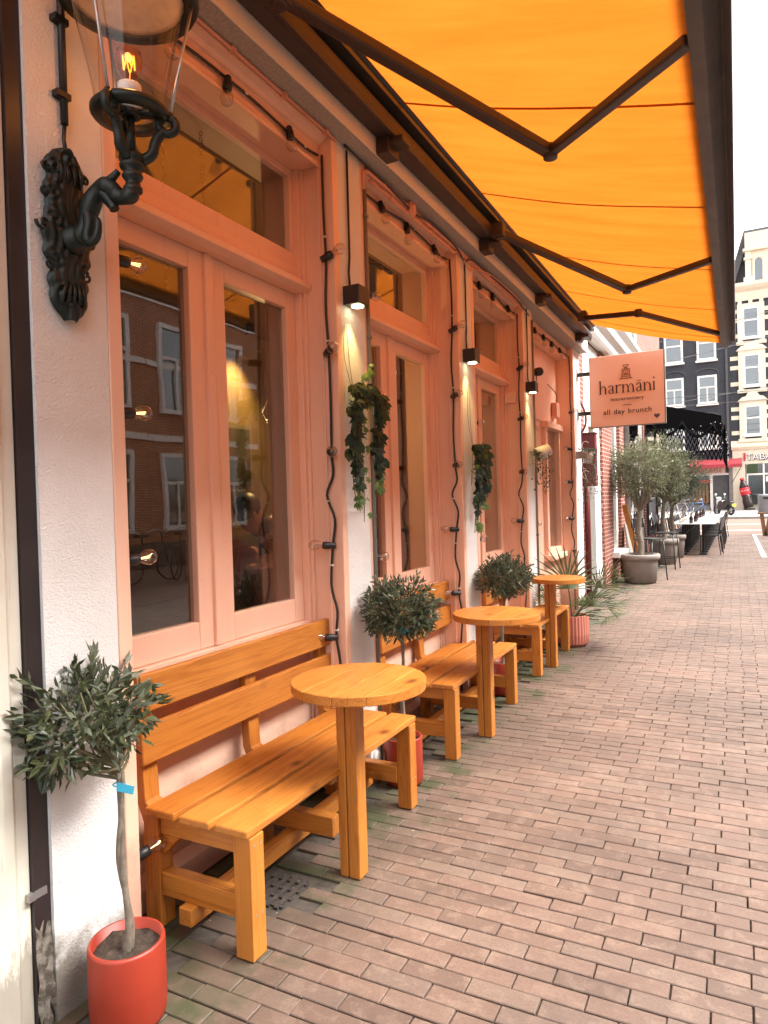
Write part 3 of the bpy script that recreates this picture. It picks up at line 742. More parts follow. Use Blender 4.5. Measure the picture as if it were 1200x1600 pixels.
# scrolled cast back plate: outline varies with height
m = MB()
prof = [(2.015,.018),(2.04,.05),(2.085,.068),(2.12,.072),(2.16,.062),(2.20,.082),(2.25,.088),(2.30,.084),(2.335,.068),(2.36,.078),(2.395,.074),(2.42,.066),(2.45,.072),(2.485,.062),(2.51,.040),(2.52,.015)]
PYC = 1.395
cen = [(-.045,2.455,1),(-.055,2.385,-1),(-.05,2.30,1),(-.05,2.19,-1),(-.025,2.09,1),(.05,2.45,-1),(.05,2.37,1),(.055,2.28,-1),(.045,2.17,1),(.03,2.08,-1),(0,2.49,1)]
nn = 90; sg = 34; vs = []
zs = [p_[0] for p_ in prof]; hs = [p_[1] for p_ in prof]
for i in range(nn):
    z = zs[0]+(zs[-1]-zs[0])*i/(nn-1); hw = float(np.interp(z, zs, hs))*.96+.004*math.sin(z*95)
    for k in range(sg+1):
        t = -1+2*k/sg; yy = t*hw
        h_ = .010+.026*math.sqrt(max(0, 1-t*t))
        e_ = 0
        for (cy_, cz_, sg_) in cen:
            r_ = math.hypot(yy-cy_, z-cz_); an_ = math.atan2(z-cz_, yy-cy_)
            e_ += math.cos(r_*330-sg_*an_)*math.exp(-(r_/.027)**2)
        e_ = max(-1.0, min(1.0, e_))
        h_ += .0075*e_*(1-abs(t)**6)+.003*math.sin(yy*260+math.sin(z*30)*3)*(1-abs(t)**4)
        vs.append((XF+.002+max(h_, .001), PYC+yy, z))
m.add(vs, [(i*(sg+1)+k, i*(sg+1)+k+1, (i+1)*(sg+1)+k+1, (i+1)*(sg+1)+k) for i in range(nn-1) for k in range(sg)])
bp = m.build('back_plate', 'iron', ln, smooth=True)
m = MB()
def spiral(c, r0, turns, rt, x, sgn=1, a0=0):
    pts = []; n = int(18*turns)
    for i in range(n+1):
        t = i/n; an = a0+sgn*turns*2*math.pi*t; r = r0*(1-.85*t)
        pts.append((x+.012*t, c[0]+r*math.cos(an), c[1]+r*math.sin(an)))
    MB().tube(pts, [rt*(1-.45*i/n) for i in range(n+1)], 7).build('scroll', 'iron', bp, smooth=True)
for c, r0, sg_, a0 in (((1.345,2.445),.022,1,0), ((1.335,2.375),.022,-1,1.5), ((1.33,2.28),.026,1,3), ((1.345,2.17),.026,-1,2), ((1.375,2.085),.024,1,1),
                       ((1.475,2.455),.02,-1,3), ((1.48,2.37),.02,1,2), ((1.485,2.27),.024,-1,0), ((1.47,2.16),.024,1,1), ((1.44,2.085),.022,-1,2)):
    spiral((c[0]-.015, c[1]), r0*.8, 1.4, .0055, XF+.016, sg_, a0)
for k in range(5):
    MB().tube([(XF+.035, 1.37+.02*k-.02, 2.05+.004*k), (XF+.046, 1.365+.018*k-.01, 2.09), (XF+.036, 1.375+.012*k, 2.13)], [.003,.006,.003], 6).build('leaf_rib', 'iron', bp, smooth=True)
for k in range(4):
    MB().tube([(XF+.036, 1.36+.024*k, 2.41), (XF+.046, 1.362+.022*k, 2.44), (XF+.034, 1.364+.02*k, 2.48)], [.003,.006,.003], 6).build('leaf_rib', 'iron', bp, smooth=True)
m = MB(); m.lathe([(.0,0),(.042,.0),(.045,.012),(.036,.02),(.034,.035),(.028,.04),(0,.045)], (XF+.028, 1.405, 2.255), 18, (1,0,.1)); m.build('boss', 'iron', bp, smooth=True)
# S-curved arm
arm = [(XF+.05,1.41,2.25),(XF+.075,1.413,2.285),(XF+.09,1.416,2.335),(XF+.112,1.42,2.375),(XF+.145,1.426,2.395),(XF+.17,1.43,2.385),(XF+.185,1.433,2.365),(XF+.205,1.437,2.355),(XF+.228,1.442,2.357),(LX,LY,2.378),(LX,LY,2.39)]
def smooth_path(P, n=6):
    P = [Vector(p) for p in P]; out = []
    for i in range(len(P)-1):
        p0, p1, p2, p3 = P[max(i-1,0)], P[i], P[i+1], P[min(i+2,len(P)-1)]
        for k in range(n):
            t = k/n
            out.append(.5*((2*p1)+(p2-p0)*t+(2*p0-5*p1+4*p2-p3)*t*t+(-p0+3*p1-3*p2+p3)*t**3))
    out.append(P[-1]); return out
ap = smooth_path(arm)
m = MB(); m.tube(ap, [.029-.009*i/len(ap)+.002*math.sin(i*.55) for i in range(len(ap))], 14); m.build('arm', 'iron', ln, smooth=True)
m = MB()
lf = smooth_path([(XF+.085,1.41,2.335),(XF+.10,1.405,2.29),(XF+.095,1.40,2.25),(XF+.11,1.398,2.232),(XF+.135,1.40,2.245),(XF+.14,1.402,2.285),(XF+.125,1.404,2.30)])
m.tube(lf, [.02-.012*i/len(lf) for i in range(len(lf))], 8)
lf = smooth_path([(XF+.14,1.425,2.40),(XF+.17,1.428,2.412),(XF+.195,1.432,2.43)]); m.tube(lf, [.016-.008*i/len(lf) for i in range(len(lf))], 8)
lf = smooth_path([(XF+.14,1.425,2.375),(XF+.165,1.43,2.345),(XF+.175,1.432,2.325)]); m.tube(lf, [.02-.006*i/len(lf) for i in range(len(lf))], 8)
m.build('acanthus_leaf', 'iron', ln, smooth=True)
m = MB()
m.lathe([(.022,2.365),(.027,2.370),(.027,2.380),(.020,2.387),(.019,2.397),(.026,2.405),(.030,2.413),(.026,2.421),(.024,2.427),(.034,2.435),(.036,2.443),(.031,2.450),(.037,2.458),(.037,2.470),(.030,2.475),(0,2.475)], (LX,LY,0), 20)
m.build('collar', 'iron', ln, smooth=True)
m = MB(); m.tube([(LX,LY,2.470),(LX,LY,2.590)], .0115, 10); m.build('stem', 'iron', ln, smooth=True)
for an in (2.685, 2.685+2.2*math.pi/3, 2.685+4.1*math.pi/3):
    dx, dy = math.cos(an), math.sin(an)
    P = smooth_path([(LX+dx*.026,LY+dy*.026,2.460),(LX+dx*.055,LY+dy*.055,2.480),(LX+dx*.068,LY+dy*.068,2.520),(LX+dx*.094,LY+dy*.094,2.555)], 5)
    m = MB(); m.tube(P, [.017-.003*i/len(P) for i in range(len(P))], 8)
    px, py = -dy, dx
    m.torus((LX+dx*.101,LY+dy*.101,2.567), .024, .013, (px,py,0), 18, 8)
    m.tube([(LX+dx*.108,LY+dy*.108,2.590),(LX+dx*.11,LY+dy*.11,2.603)], .010, 8)
    br = m.build('cradle_arm', 'iron', ln, smooth=True)
    m = MB(); m.tube([(LX+dx*.11,LY+dy*.11,2.602),(LX+dx*.18,LY+dy*.18,2.92)], .0045, 6); m.build('glass_rod', 'steel', br, smooth=True)
m = MB(); m.lathe([(.076,2.578),(.104,2.580),(.110,2.588),(.110,2.598),(.102,2.606),(.076,2.604),(.076,2.578)], (LX,LY,0), 32, cap=False); m.lathe([(.022,2.580),(.03,2.585),(.03,2.595),(.02,2.603)], (LX,LY,0), 14)
for k in range(3):
    an = k*2*math.pi/3+.5; m.bar((LX+.02*math.cos(an),LY+.02*math.sin(an),2.590),(LX+.09*math.cos(an),LY+.09*math.sin(an),2.590), .03, .012)
m.build('base_ring', 'iron', ln, smooth=True)
m = MB(); m.lathe([(.094,2.603),(.098,2.635),(.112,2.715),(.134,2.815),(.157,2.92)], (LX,LY,0), 32, cap=False); m.build('lantern_glass', 'lampglass', ln, smooth=True)
m = MB(); m.lathe([(.16,2.925),(.165,2.915),(.197,2.918),(.203,2.93),(.175,2.955),(.158,2.99),(.13,3.04),(.06,3.09),(.05,3.13),(.0,3.14)], (LX,LY,0), 32); m.f = m.f[:-1] if len(m.f[-1]) > 4 else m.f; m.f = [f for f in m.f if len(f) <= 4]; m.build('hood', 'iron', ln, smooth=True)
m = MB(); m.lathe([(.0,2.955),(.10,2.948),(.145,2.930),(.158,2.922),(.15,2.936),(.105,2.956),(0,2.962)], (LX,LY,0), 28); m.build('reflector', 'reflector', ln, smooth=True)
m = MB(); m.lathe([(.0,2.600),(.033,2.600),(.033,2.635),(.029,2.638),(.029,2.645),(.033,2.649),(.033,2.673),(.02,2.677),(0,2.677)], (LX,LY,0), 18); m.build('lamp_socket', 'porcelain', ln, smooth=True)
m = MB(); m.lathe([(.015,2.677),(.019,2.690),(.034,2.715),(.039,2.740),(.034,2.766),(.018,2.780),(.0,2.784)], (LX,LY,0), 20, cap=False); lb = m.build('bulb', 'glow_bulb', ln, smooth=True)
m = MB(); pts = []
for i in range(61):
    t = i/60; an = 2*math.pi*t*1.0; r = .016; pts.append((LX+r*math.cos(an), LY+r*math.sin(an), 2.738+.018*math.sin(2*math.pi*t*5)))
m.tube(pts, .0014, 5); m.tube([(LX,LY,2.677),(LX+.004,LY,2.715)], .001, 4); m.build('filament', 'filament', lb)
pl = D.lights.new('lantern_light', 'POINT'); pl.energy = .22; pl.color = (1, .5, .18); pl.shadow_soft_size = .02
po = D.objects.new('lantern_light', pl); COL.objects.link(po); po.location = (LX-XF, LY-1.41, 2.732-2.3); po.parent = ln

cd = thing('black_conduit', 'black cable conduit clipped to the white pilaster above the lantern plate', 'conduit', (XF, 1.40, 2.55))
m = MB(); m.tube([(XF+.014,1.402,3.29),(XF+.014,1.402,2.60)], .011, 10); m.build('pipe', 'black', cd, smooth=True)
m = MB(); m.tube([(XF+.014,1.402,2.60),(XF+.013,1.398,2.555),(XF+.02,1.40,2.50)], .006, 8); m.build('cable', 'black', cd, smooth=True)
for z in (2.90, 2.68): MB().box(XF+.001, XF+.028, 1.372, 1.418, z-.008, z+.010).build('clip', 'black', cd)

# ------------------------------------------------------------------ festoon strings
def bulb_mesh(m, p, d, r=.029):
    m.lathe([(.011,.045),(.013,.055),(r*.8,.073),(r,.09),(r*.85,.107),(r*.45,.118),(0,.121)], p, 12, d, cap=False)
def festoon(label, path, bulbs, lit=False, grp='festoon strings round the windows', clips=True):
    t = thing('string_lights', label, 'string lights', path[0], grp)
    pts = smooth_path(path, 4)
    m = MB(); m.tube(pts, .0065, 6); m.build('cable', 'black', t, smooth=True)
    for p, d in bulbs:
        d = Vector(d).normalized(); p = Vector(p)
        m = MB(); m.lathe([(.0,-.016),(.014,-.016),(.016,-.01),(.016,.012),(.019,.014),(.019,.044),(.016,.05),(0,.05)], p, 12, d)
        s = m.build('socket', 'black', t, smooth=True)
        m = MB(); bulb_mesh(m, p, d); m.build('bulb', 'bulb_off', s, smooth=True)
        m = MB(); a = p+d*.06; o_ = d.orthogonal().normalized()*.006
        for k in (-1, 0, 1): m.tube([a+o_*k*.5, p+d*.098+o_*k], .0009, 4)
        m.build('filament', 'filament_dim' if lit else 'steel', s)
    if clips:
        for i in range(6, len(pts), 9):
            c = pts[i]; MB().box(c.x-.009, c.x+.009, c.y-.009, c.y+.009, c.z-.004, c.z+.004).build('clip', 'whiteplastic', t)
    return t
def wob(a): return random.uniform(-a, a)
names = ['nearest', 'second', 'third', 'farthest']
ENDS = [(1.622, 2.935), (3.325, 4.64), (5.03, 6.34), (6.72, 8.57)]
for k in range(4):
    a, b = ENDS[k]; zb = 3.20; xb = -1.816
    L = b-a
    hb = [.20, .47, .80] if k < 3 else [.15, .35, .55, .75]
    path = [(xb, a, 3.19)]+[(xb, a+L*t, zb+wob(.012)-.012*math.sin(t*9)) for t in (.15,.3,.45,.6,.75,.9)]+[(xb, b-.01, 3.19)]
    festoon(f'black festoon cable with clear bulbs along the head of the {names[k]} pink window', path,
            [((xb+.006, a+L*t, zb-.006), (.15+wob(.2), wob(.25), -1)) for t in hb])
    xr = -1.80
    if k < 3:
        sp_ = [(2.676,(.5,.25,.3)),(2.206,(.75,-.6,.1)),(1.711,(.6,-.75,0)),(1.249,(-.55,-.5,.05)),(.789,(-.75,-.5,.05)),(.35,(.5,-.5,-.2))]
    else:
        sp_ = [(2.5,(.5,-.5,.1)),(2.05,(-.4,-.6,.1)),(1.65,(-.6,-.6,0)),(1.2,(-.5,-.5,0)),(.8,(.4,-.6,0))]
    path = [(xr, b, 3.19)]+[(xr+wob(.010), b, z) for z in (2.9,2.676,2.45,2.206,1.95,1.711,1.6)]+[(xr-.03, b, 1.50),(xr+.012, b, 1.38),(xr-.004, b, 1.249),(xr-.02, b, 1.05),(xr+.01,b,.92),(xr,b,.789),(xr+.02,b,.62),(xr,b,.35),(xr,b,.08)]
    festoon(f'black festoon cable with bulbs hanging down the far jamb of the {names[k]} window', path, [((xr, b-.012, z), d) for z, d in sp_])
    if k == 0:
        path = [(-1.80,1.617,3.18)]+[(-1.80+wob(.003),1.612+wob(.006),z) for z in (2.64,2.3,2.0,1.78,1.5,1.29,.96,.6,.3,.1)]
        festoon('black festoon cable with glowing bulbs down the near jamb beside the lantern', path, [((-1.80,1.622,z), (.1,1,.08)) for z in (2.278,1.775,1.285,.30)], lit=True)
    elif k < 3:
        path = [(-1.80,a,3.18)]+[(-1.80+wob(.003),a-.005+wob(.006),z) for z in (2.64,2.3,2.0,1.78,1.5,1.29,.96,.6,.3,.1)]
        festoon(f'black festoon cable with bulbs down the near jamb of the {names[k]} window', path, [((-1.80,a+.005,z), (.35,.85,.05)) for z in (2.60,2.05,1.60,1.15)])
    else:
        path = [(-1.80,a,3.18)]+[(-1.80+wob(.003),a+wob(.006),z) for z in (2.6,2.1,1.6,1.1,.6,.1)]
        festoon('black festoon cable with bulbs down the near jamb of the farthest window', path, [((-1.80,a+.005,z), (.35,.85,.05)) for z in (2.15,1.2)])

# ------------------------------------------------------------------ wall lights, conduits, boxes
for yc, nm in ((3.085, 'nearest white pilaster with ivy'), (4.80, 'second pilaster, lighting it from above'), (6.47, 'third pilaster above the tilted pot')):
    t = thing('wall_light', f'small black cube wall light shining down the {nm}', 'wall light', (XF, yc, 2.5), 'black cube lights on the pilasters')
    b_ = MB().box(XF+.001, XF+.095, yc-.055, yc+.055, 2.465, 2.56).build('body', 'blackmetal', t, bevel=.004)
    m = MB(); m.lathe([(0,0),(.032,0),(.032,.004),(0,.004)], (XF+.055, yc, 2.4595), 20); m.build('lens', 'lens', b_, smooth=True)
    l = D.lights.new('down_light', 'SPOT'); l.energy = 2.2; l.color = (1, .74, .26); l.spot_size = R(75); l.spot_blend = .8; l.shadow_soft_size = .02
    lo = D.objects.new('down_light', l); COL.objects.link(lo); lo.parent = t; lo.location = (.055, 0, -.045)
    m = MB(); m.tube([(XF+.012,yc+.01,3.27),(XF+.012,yc+.008,2.72),(XF+.012,yc-.005,2.64),(XF+.015,yc,2.555)], .006, 8); m.build('cable', 'black', t, smooth=True)
def pipe(name, label, pts, r, mat, clips=()):
    t = thing(name, label, 'pipe', pts[0]); m = MB(); m.tube(pts, r, 8); m.build('tube', mat, t, smooth=True)
    for c in clips: MB().box(c[0]-.013, c[0]+.013, c[1]-.013, c[1]+.013, c[2]-.009, c[2]+.009).build('clip', mat, t)
pipe('wall_conduit', 'grey conduit running down beside the ivy pilaster', [(XF+.012,3.278,3.2),(XF+.012,3.278,.05)], .011, 'greypipe', [(XF+.012,3.278,z) for z in (3.0,2.35,1.7,1.0,.4)])
pipe('wall_conduit', 'grey conduit running down beside the pilaster with the tilted pot', [(XF+.012,6.675,3.2),(XF+.012,6.675,.05)], .010, 'greypipe', [(XF+.012,6.675,z) for z in (2.6,1.9,1.1)])
pipe('painted_conduit', 'salmon painted conduit under the lintel above the nearest window', [(XF+.01,1.6,3.275),(XF+.01,2.99,3.275)], .008, 'pinkpipe', [(XF+.01,y,3.275) for y in (1.9,2.2,2.55,2.9)])
pipe('painted_conduit', 'salmon painted conduit under the lintel above the second window', [(XF+.012,3.27,3.14),(XF+.012,3.27,3.235),(XF+.014,3.31,3.252),(XF+.014,6.3,3.252)], .012, 'pinkpipe', [(XF+.014,y,3.252) for y in (3.5,3.8,4.1,4.5,5.0,5.5,6.0)])
pipe('painted_conduit', 'thinner salmon conduit above the second and third windows', [(XF+.012,3.34,3.215),(XF+.012,4.6,3.215),(XF+.012,4.65,3.24),(XF+.012,6.36,3.225)], .009, 'pinkpipe', [(XF+.012,y,3.217) for y in (3.6,4.2)])
pipe('slack_cable', 'black slack cable looping below the lintel past the junction box', smooth_path([(XF+.02,3.06,3.28),(XF+.025,3.5,3.262),(XF+.03,3.9,3.235),(XF+.028,4.2,3.27),(XF+.028,4.6,3.25),(XF+.03,4.76,3.20),(XF+.028,4.95,3.26),(XF+.03,5.5,3.262),(XF+.03,6.1,3.255),(XF+.03,6.5,3.20)]), .006, 'black')
pipe('slack_cable', 'pale slack cable looping under the lintel above the third window', smooth_path([(XF+.03,4.7,3.23),(XF+.032,4.85,3.16),(XF+.032,5.05,3.22),(XF+.032,5.5,3.275),(XF+.032,6.2,3.27)]), .006, 'pinkpipe')
jb = thing('junction_box', 'round salmon junction box on the conduit above the second window', 'junction box', (XF, 3.86, 3.25))
MB().lathe([(0,0),(.045,0),(.045,.03),(.04,.035),(0,.035)], (XF+.004,3.86,3.25), 20, (1,0,0)).build('box', 'pinkpipe', jb, smooth=True)
MB().lathe([(0,.035),(.03,.035),(.028,.04),(0,.04)], (XF+.005,3.86,3.25), 16, (1,0,0)).build('lid', 'pinkpipe', jb, smooth=True)
sb = thing('outlet_box', 'white weatherproof socket box low on the pilaster behind the second red pot', 'outlet box', (XF, 3.10, .1))
MB().box(XF+.001, XF+.07, 3.06, 3.17, .07, .20).build('housing', 'whiteplastic', sb, bevel=.008)
MB().lathe([(0,0),(.035,0),(.035,.012),(.03,.016),(0,.016)], (XF+.0705,3.11,.14), 18, (1,0,0)).build('lid', 'whiteplastic', sb, smooth=True)
MB().tube([(XF+.04,3.06,.10),(XF+.05,3.02,.08),(XF+.06,3.0,.01)], .009, 8).build('cable', 'black', sb, smooth=True)
sb = thing('outlet_box', 'white socket box low on the pilaster behind the third red pot', 'outlet box', (XF, 4.80, .1))
MB().box(XF+.001, XF+.07, 4.76, 4.87, .07, .20).build('housing', 'whiteplastic', sb, bevel=.008)
MB().lathe([(0,0),(.035,0),(.035,.012),(.03,.016),(0,.016)], (XF+.0705,4.81,.14), 18, (1,0,0)).build('lid', 'whiteplastic', sb, smooth=True)
sc_ = thing('security_camera', 'small black lensed camera on a salmon mount in the farthest bay', 'camera', (-1.9, 7.25, 2.8))
MB().lathe([(0,0),(.055,0),(.06,.02),(.05,.05),(0,.05)], (-1.955,7.3,2.86), 16, (1,0,0)).build('mount', 'pinkpipe', sc_, smooth=True)
MB().lathe([(0,0),(.04,0),(.045,.03),(.045,.09),(.036,.1),(0,.1)], (-1.88,7.27,2.80), 16, (.7,-.7,-.1)).build('lens_body', 'black', sc_, smooth=True)
MB().tube(smooth_path([(-1.93,7.3,2.85),(-1.86,7.2,2.78),(-1.87,7.25,2.70),(-1.93,7.4,2.66)]), .006, 6).build('cable', 'black', sc_, smooth=True)
bx = thing('cable_box', 'salmon painted bell box with drooping cable beside the farthest bay jamb', 'junction box', (-1.9, 8.3, 2.5))
MB().box(-1.955, -1.89, 8.25, 8.4, 2.42, 2.60).build('housing', 'pinkpipe', bx, bevel=.01)
MB().tube(smooth_path([(-1.90,8.3,2.6),(-1.90,8.28,2.7),(-1.93,8.0,2.78)]), .006, 6).build('cable', 'greypipe', bx, smooth=True)
bx = thing('cable_box', 'salmon painted box on the far jamb above the third window sill', 'junction box', (-1.9, 6.3, 2.4))
MB().box(-1.93, -1.83, 6.30, 6.366, 2.36, 2.46).build('housing', 'pink', bx, bevel=.006)

# ------------------------------------------------------------------ benches and tables (local coordinates, origin at near front corner)
def make_bench(L, label, loc):
    t = thing('wooden_bench', label, 'bench', loc, 'honey coloured slatted benches along the wall')
    P = lambda nm, mat, *a, **k: MB().box(*a).build(nm, mat, t, bevel=k.get('bevel', .004), local=True)
    for x0 in (-.132, -.288, -.444):
        P('seat_slat', 'wood_y', x0, x0+.132, 0, L, .397+wob(.001), .425+wob(.0015), bevel=.006)
    for z0, x in ((.565, -.468), (.742, -.480)):
        MB().prism([(0,0),(.027,0),(.022,.134),(-.005,.134)], (0,L,0), (x,0,z0)).build('back_slat', 'wood_y', t, bevel=.006, local=True)
    for y0 in (.012, L-.082):
        P('leg', 'wood_z', -.068, .003, y0, y0+.07, 0, .396)
    for y0 in (.022, L/2-.035, L-.092):
        m = MB(); a = [(-.475,0),(-.405,0),(-.405,.40),(-.462,.43),(-.489,.86),(-.52,.86),(-.505,.43),(-.475,.36)]
        m.prism(a, (0,.07,0), (0,y0,0)).build('back_leg', 'wood_z', t, bevel=.004, local=True)
        P('lower_rail', 'wood_x', -.404, -.069, y0+.008, y0+.06, .115, .195)
        P('seat_bearer', 'wood_x', -.404, -.069, y0+.010, y0+.056, .328, .3965)
        m = MB(); m.prism([(-.399,.25),(-.399,.327),(-.32,.327)], (0,.04,0), (0,y0+.014,0)).build('corner_brace', 'wood_x', t, bevel=.003, local=True)
    P('stretcher', 'wood_y', -.30, -.245, .0, L, .055, .1145)
    m = MB()
    for y0 in (.012, L-.082):
        for z in (.37, .145):
            for dy in (.018, .052): m.lathe([(0,0),(.0045,0),(.0045,.0008),(0,.0008)], (.0032, y0+dy, z-.006*dy/.05), 8, (1,0,0))
    m.build('screw', 'steel', t, local=True)
    return t
make_bench(1.285, 'wooden bench nearest the lantern, behind the nearest round table', (-1.40, 1.705, 0))
make_bench(1.235, 'wooden bench under the second window, behind the middle round table', (-1.428, 3.555, 0))
make_bench(1.12, 'farthest wooden bench, half hidden behind the third round table', (-1.455, 5.52, 0))
def make_table(label, loc, r=.262, top=(.045,0)):
    t = thing('round_table', label, 'table', loc, 'small round wooden tables on posts')
    for nm, a, b in (('post', -.045, -.007), ('post', -.004, .045)):
        MB().box(a, b, -.034, .034+(.0 if a > -.02 else -.004), 0, .738).build(nm, 'wood_z', t, bevel=.005, local=True)
    cuts = [-r, -.10, .035, .15, r]
    for i in range(4):
        a, b = cuts[i]+(.0006 if i else 0), cuts[i+1]-(.0006 if i < 3 else 0)
        n = 22; poly = []
        for k in range(n+1):
            x = a+(b-a)*k/n; poly.append((x, -math.sqrt(max(r*r-x*x, 0))))
        for k in range(n, -1, -1):
            x = a+(b-a)*k/n; poly.append((x, math.sqrt(max(r*r-x*x, 0))))
        pp = [poly[0]]
        for q in poly[1:]:
            if math.hypot(q[0]-pp[-1][0], q[1]-pp[-1][1]) > 1e-4: pp.append(q)
        if math.hypot(pp[0][0]-pp[-1][0], pp[0][1]-pp[-1][1]) < 1e-4: pp.pop()
        MB().prism(pp[::-1], (0,0,.037), (top[0],top[1],.7385), (1,0,0), (0,1,0)).build('top_plank', 'wood_y', t, bevel=.004, local=True)
    return t
make_table('nearest round wooden table, set against the front edge of the nearest bench', (-1.367, 2.31, 0))
make_table('middle round wooden table, set against the second bench', (-1.405, 4.03, 0), .262, (.10,-.06)).rotation_euler.z = 0
make_table('farthest round wooden table, in front of the palm', (-1.452, 5.91, 0), .225, (.075,-.02))

# ------------------------------------------------------------------ plants
def leaf_cloud(c, rad, n, ll, lw, flat=.5, shoots=0, seed=1, shell=.45):
    g_ = np.random.default_rng(seed); m = MB(); rn = []
    c = np.array(c); rad = np.array(rad)
    cl = g_.normal(size=(max(8, n//55), 3)); cl /= np.linalg.norm(cl, axis=1)[:,None]; cl *= (g_.random(len(cl))**.4)[:,None]*.95
    for i in range(n):
        if i % 4 == 0:
            d = g_.normal(size=3); d /= np.linalg.norm(d); p = d*(shell+(1-shell)*g_.random()**.6)
        else:
            p = cl[g_.integers(len(cl))]+g_.normal(size=3)*.17
            l = np.linalg.norm(p)
            if l > 1.12: p *= 1.05/l
            d = p/(np.linalg.norm(p)+1e-6)
        p = c+p*rad
        t = d*.9+g_.normal(size=3)*.65+np.array([0,0,.25]); t /= np.linalg.norm(t)
        s = np.cross(t, g_.normal(size=3)+np.array([0,0,1.5])); s /= np.linalg.norm(s)
        nr = np.cross(s, t); L = ll*g_.uniform(.6, 1.2); W = lw*g_.uniform(.7, 1.2)
        b1, b2 = p+t*L*.30, p+t*L*.68-nr*L*.04
        q = [p, b1+s*W*.46+nr*W*.15, b2+s*W*.40+nr*W*.12, p+t*L-nr*L*.14, b2-s*W*.40+nr*W*.12, b1-s*W*.46+nr*W*.15]
        m.add(q, [(0,1,2,3),(0,3,4,5)]); r_ = g_.random()**1.6; rn += [r_, r_]
    for k in range(shoots):
        d = g_.normal(size=3); d[2] = abs(d[2])*.8+.1; d /= np.linalg.norm(d)
        b = c+d*rad*.85; L0 = g_.uniform(.25, .5)*rad.mean()
        for j in range(12):
            p = b+d*L0*j/11+g_.normal(size=3)*.004; t = d*.8+g_.normal(size=3)*.5; t /= np.linalg.norm(t)
            s = np.cross(t, g_.normal(size=3)); s /= np.linalg.norm(s); L = ll*g_.uniform(.6, 1.0)
            m.add([p, p+t*L*.45+s*lw*.45, p+t*L, p+t*L*.45-s*lw*.45], [(0,1,2),(0,2,3)]); r_ = .6+.4*g_.random(); rn += [r_, r_]
    return m, rn
def potted_olive(label, loc, r, h, cc, cr, seed, n=1500, ll=.047, lw=.0125, stake=True, tt=None):
    x, y = loc; rng = random.Random(seed)
    t = thing('potted_olive_tree', label, 'potted tree', (x, y, 0), 'small olive trees in red pots')
    m = MB(); m.lathe([(r*.93,.0),(r*.97,.012),(r,.03),(r,h-.008),(r-.003,h),(r-.010,h),(r-.012,h-.04),(0,h-.04)], (x,y,0), 40); m.build('pot', 'redpot', t, smooth=True)
    g_ = np.random.default_rng(seed); m = MB(); sg, rg = 22, 6; vs = []
    for i in range(rg+1):
        for k in range(sg):
            a = 2*math.pi*k/sg; q = (r-.0125)*i/rg; vs.append((x+q*math.cos(a), y+q*math.sin(a), h-.028+g_.normal()*.004))
    m.add(vs, [(i*sg+k, i*sg+(k+1)%sg, (i+1)*sg+(k+1)%sg, (i+1)*sg+k) for i in range(rg) for k in range(sg)]); m.build('soil', 'soil', t, smooth=True)
    tt = tt or (cc[0], cc[1], cc[2]-cr[2]*.45); cz = tt[2]; lx = tt[0]-x
    P = smooth_path([(x,y,h-.05),(x+.01,y,h+.06),(x-.004+lx*.3,y+.002,h+.2),(x+.002+lx*.6,y,(h+cz)/2+.1),tt], 5)
    m = MB(); m.tube(P, [.0105-.003*i/len(P)+(.005 if i < 3 else 0) for i in range(len(P))], 10)
    P2 = [Vector((p.x+.011*math.cos(i*.35), p.y+.011*math.sin(i*.35), p.z)) for i, p in enumerate(P)]
    m.tube(P2[1:], [.0075-.002*i/len(P2) for i in range(len(P2)-1)], 8)
    tk = m.build('trunk', 'bark', t, smooth=True)
    m = MB()
    for k in range(26):
        d = Vector((rng.gauss(0,1), rng.gauss(0,1), rng.gauss(.25,.8))).normalized()
        e = Vector(cc)+Vector((d.x*cr[0], d.y*cr[1], d.z*cr[2]))*.92; b = Vector((tt[0],tt[1],cz-.02+rng.random()*.05)); mid = (b+e)/2+Vector((rng.gauss(0,.02), rng.gauss(0,.02), -.01))
        m.tube(smooth_path([b, mid, e], 3), [.0055,.005,.0045,.004,.0035,.003,.0022], 5)
    m.build('branches', 'twig', t, smooth=True)
    m, rn = leaf_cloud(cc, cr, n, ll, lw, shoots=26, seed=seed); m.build('crown', 'olive', t, rnd=rn)
    m = MB(); tz = cz-.045; tx, ty = P[-1].x, P[-1].y
    m.prism([(0,0),(.045,-.012),(.05,.012),(.003,.024)], (.0015,.0015,0), (tx+.008,ty-.018,tz), (.8,.55,-.05), (0,0,1))
    m.torus((tx,ty,tz+.012), .017, .0025, (0,0,1), 12, 5); m.build('tag', 'bluetag', t)
    return t
potted_olive('olive tree in a red pot, nearest, in front of the white pilaster with the lantern', (-1.585, 1.385), .106, .225, (-1.705, 1.36, .845), (.20, .18, .145), 3, 1250, .050, .0155, tt=(-1.597, 1.388, .70))
potted_olive('olive tree in a red pot between the nearest and second benches', (-1.575, 3.20), .10, .24, (-1.555, 3.16, .90), (.185, .185, .145), 5, 2400, .042)
potted_olive('olive tree in a red pot between the second and third benches', (-1.60, 4.98), .10, .24, (-1.565, 4.95, .87), (.195, .195, .15), 9, 2400, .042)

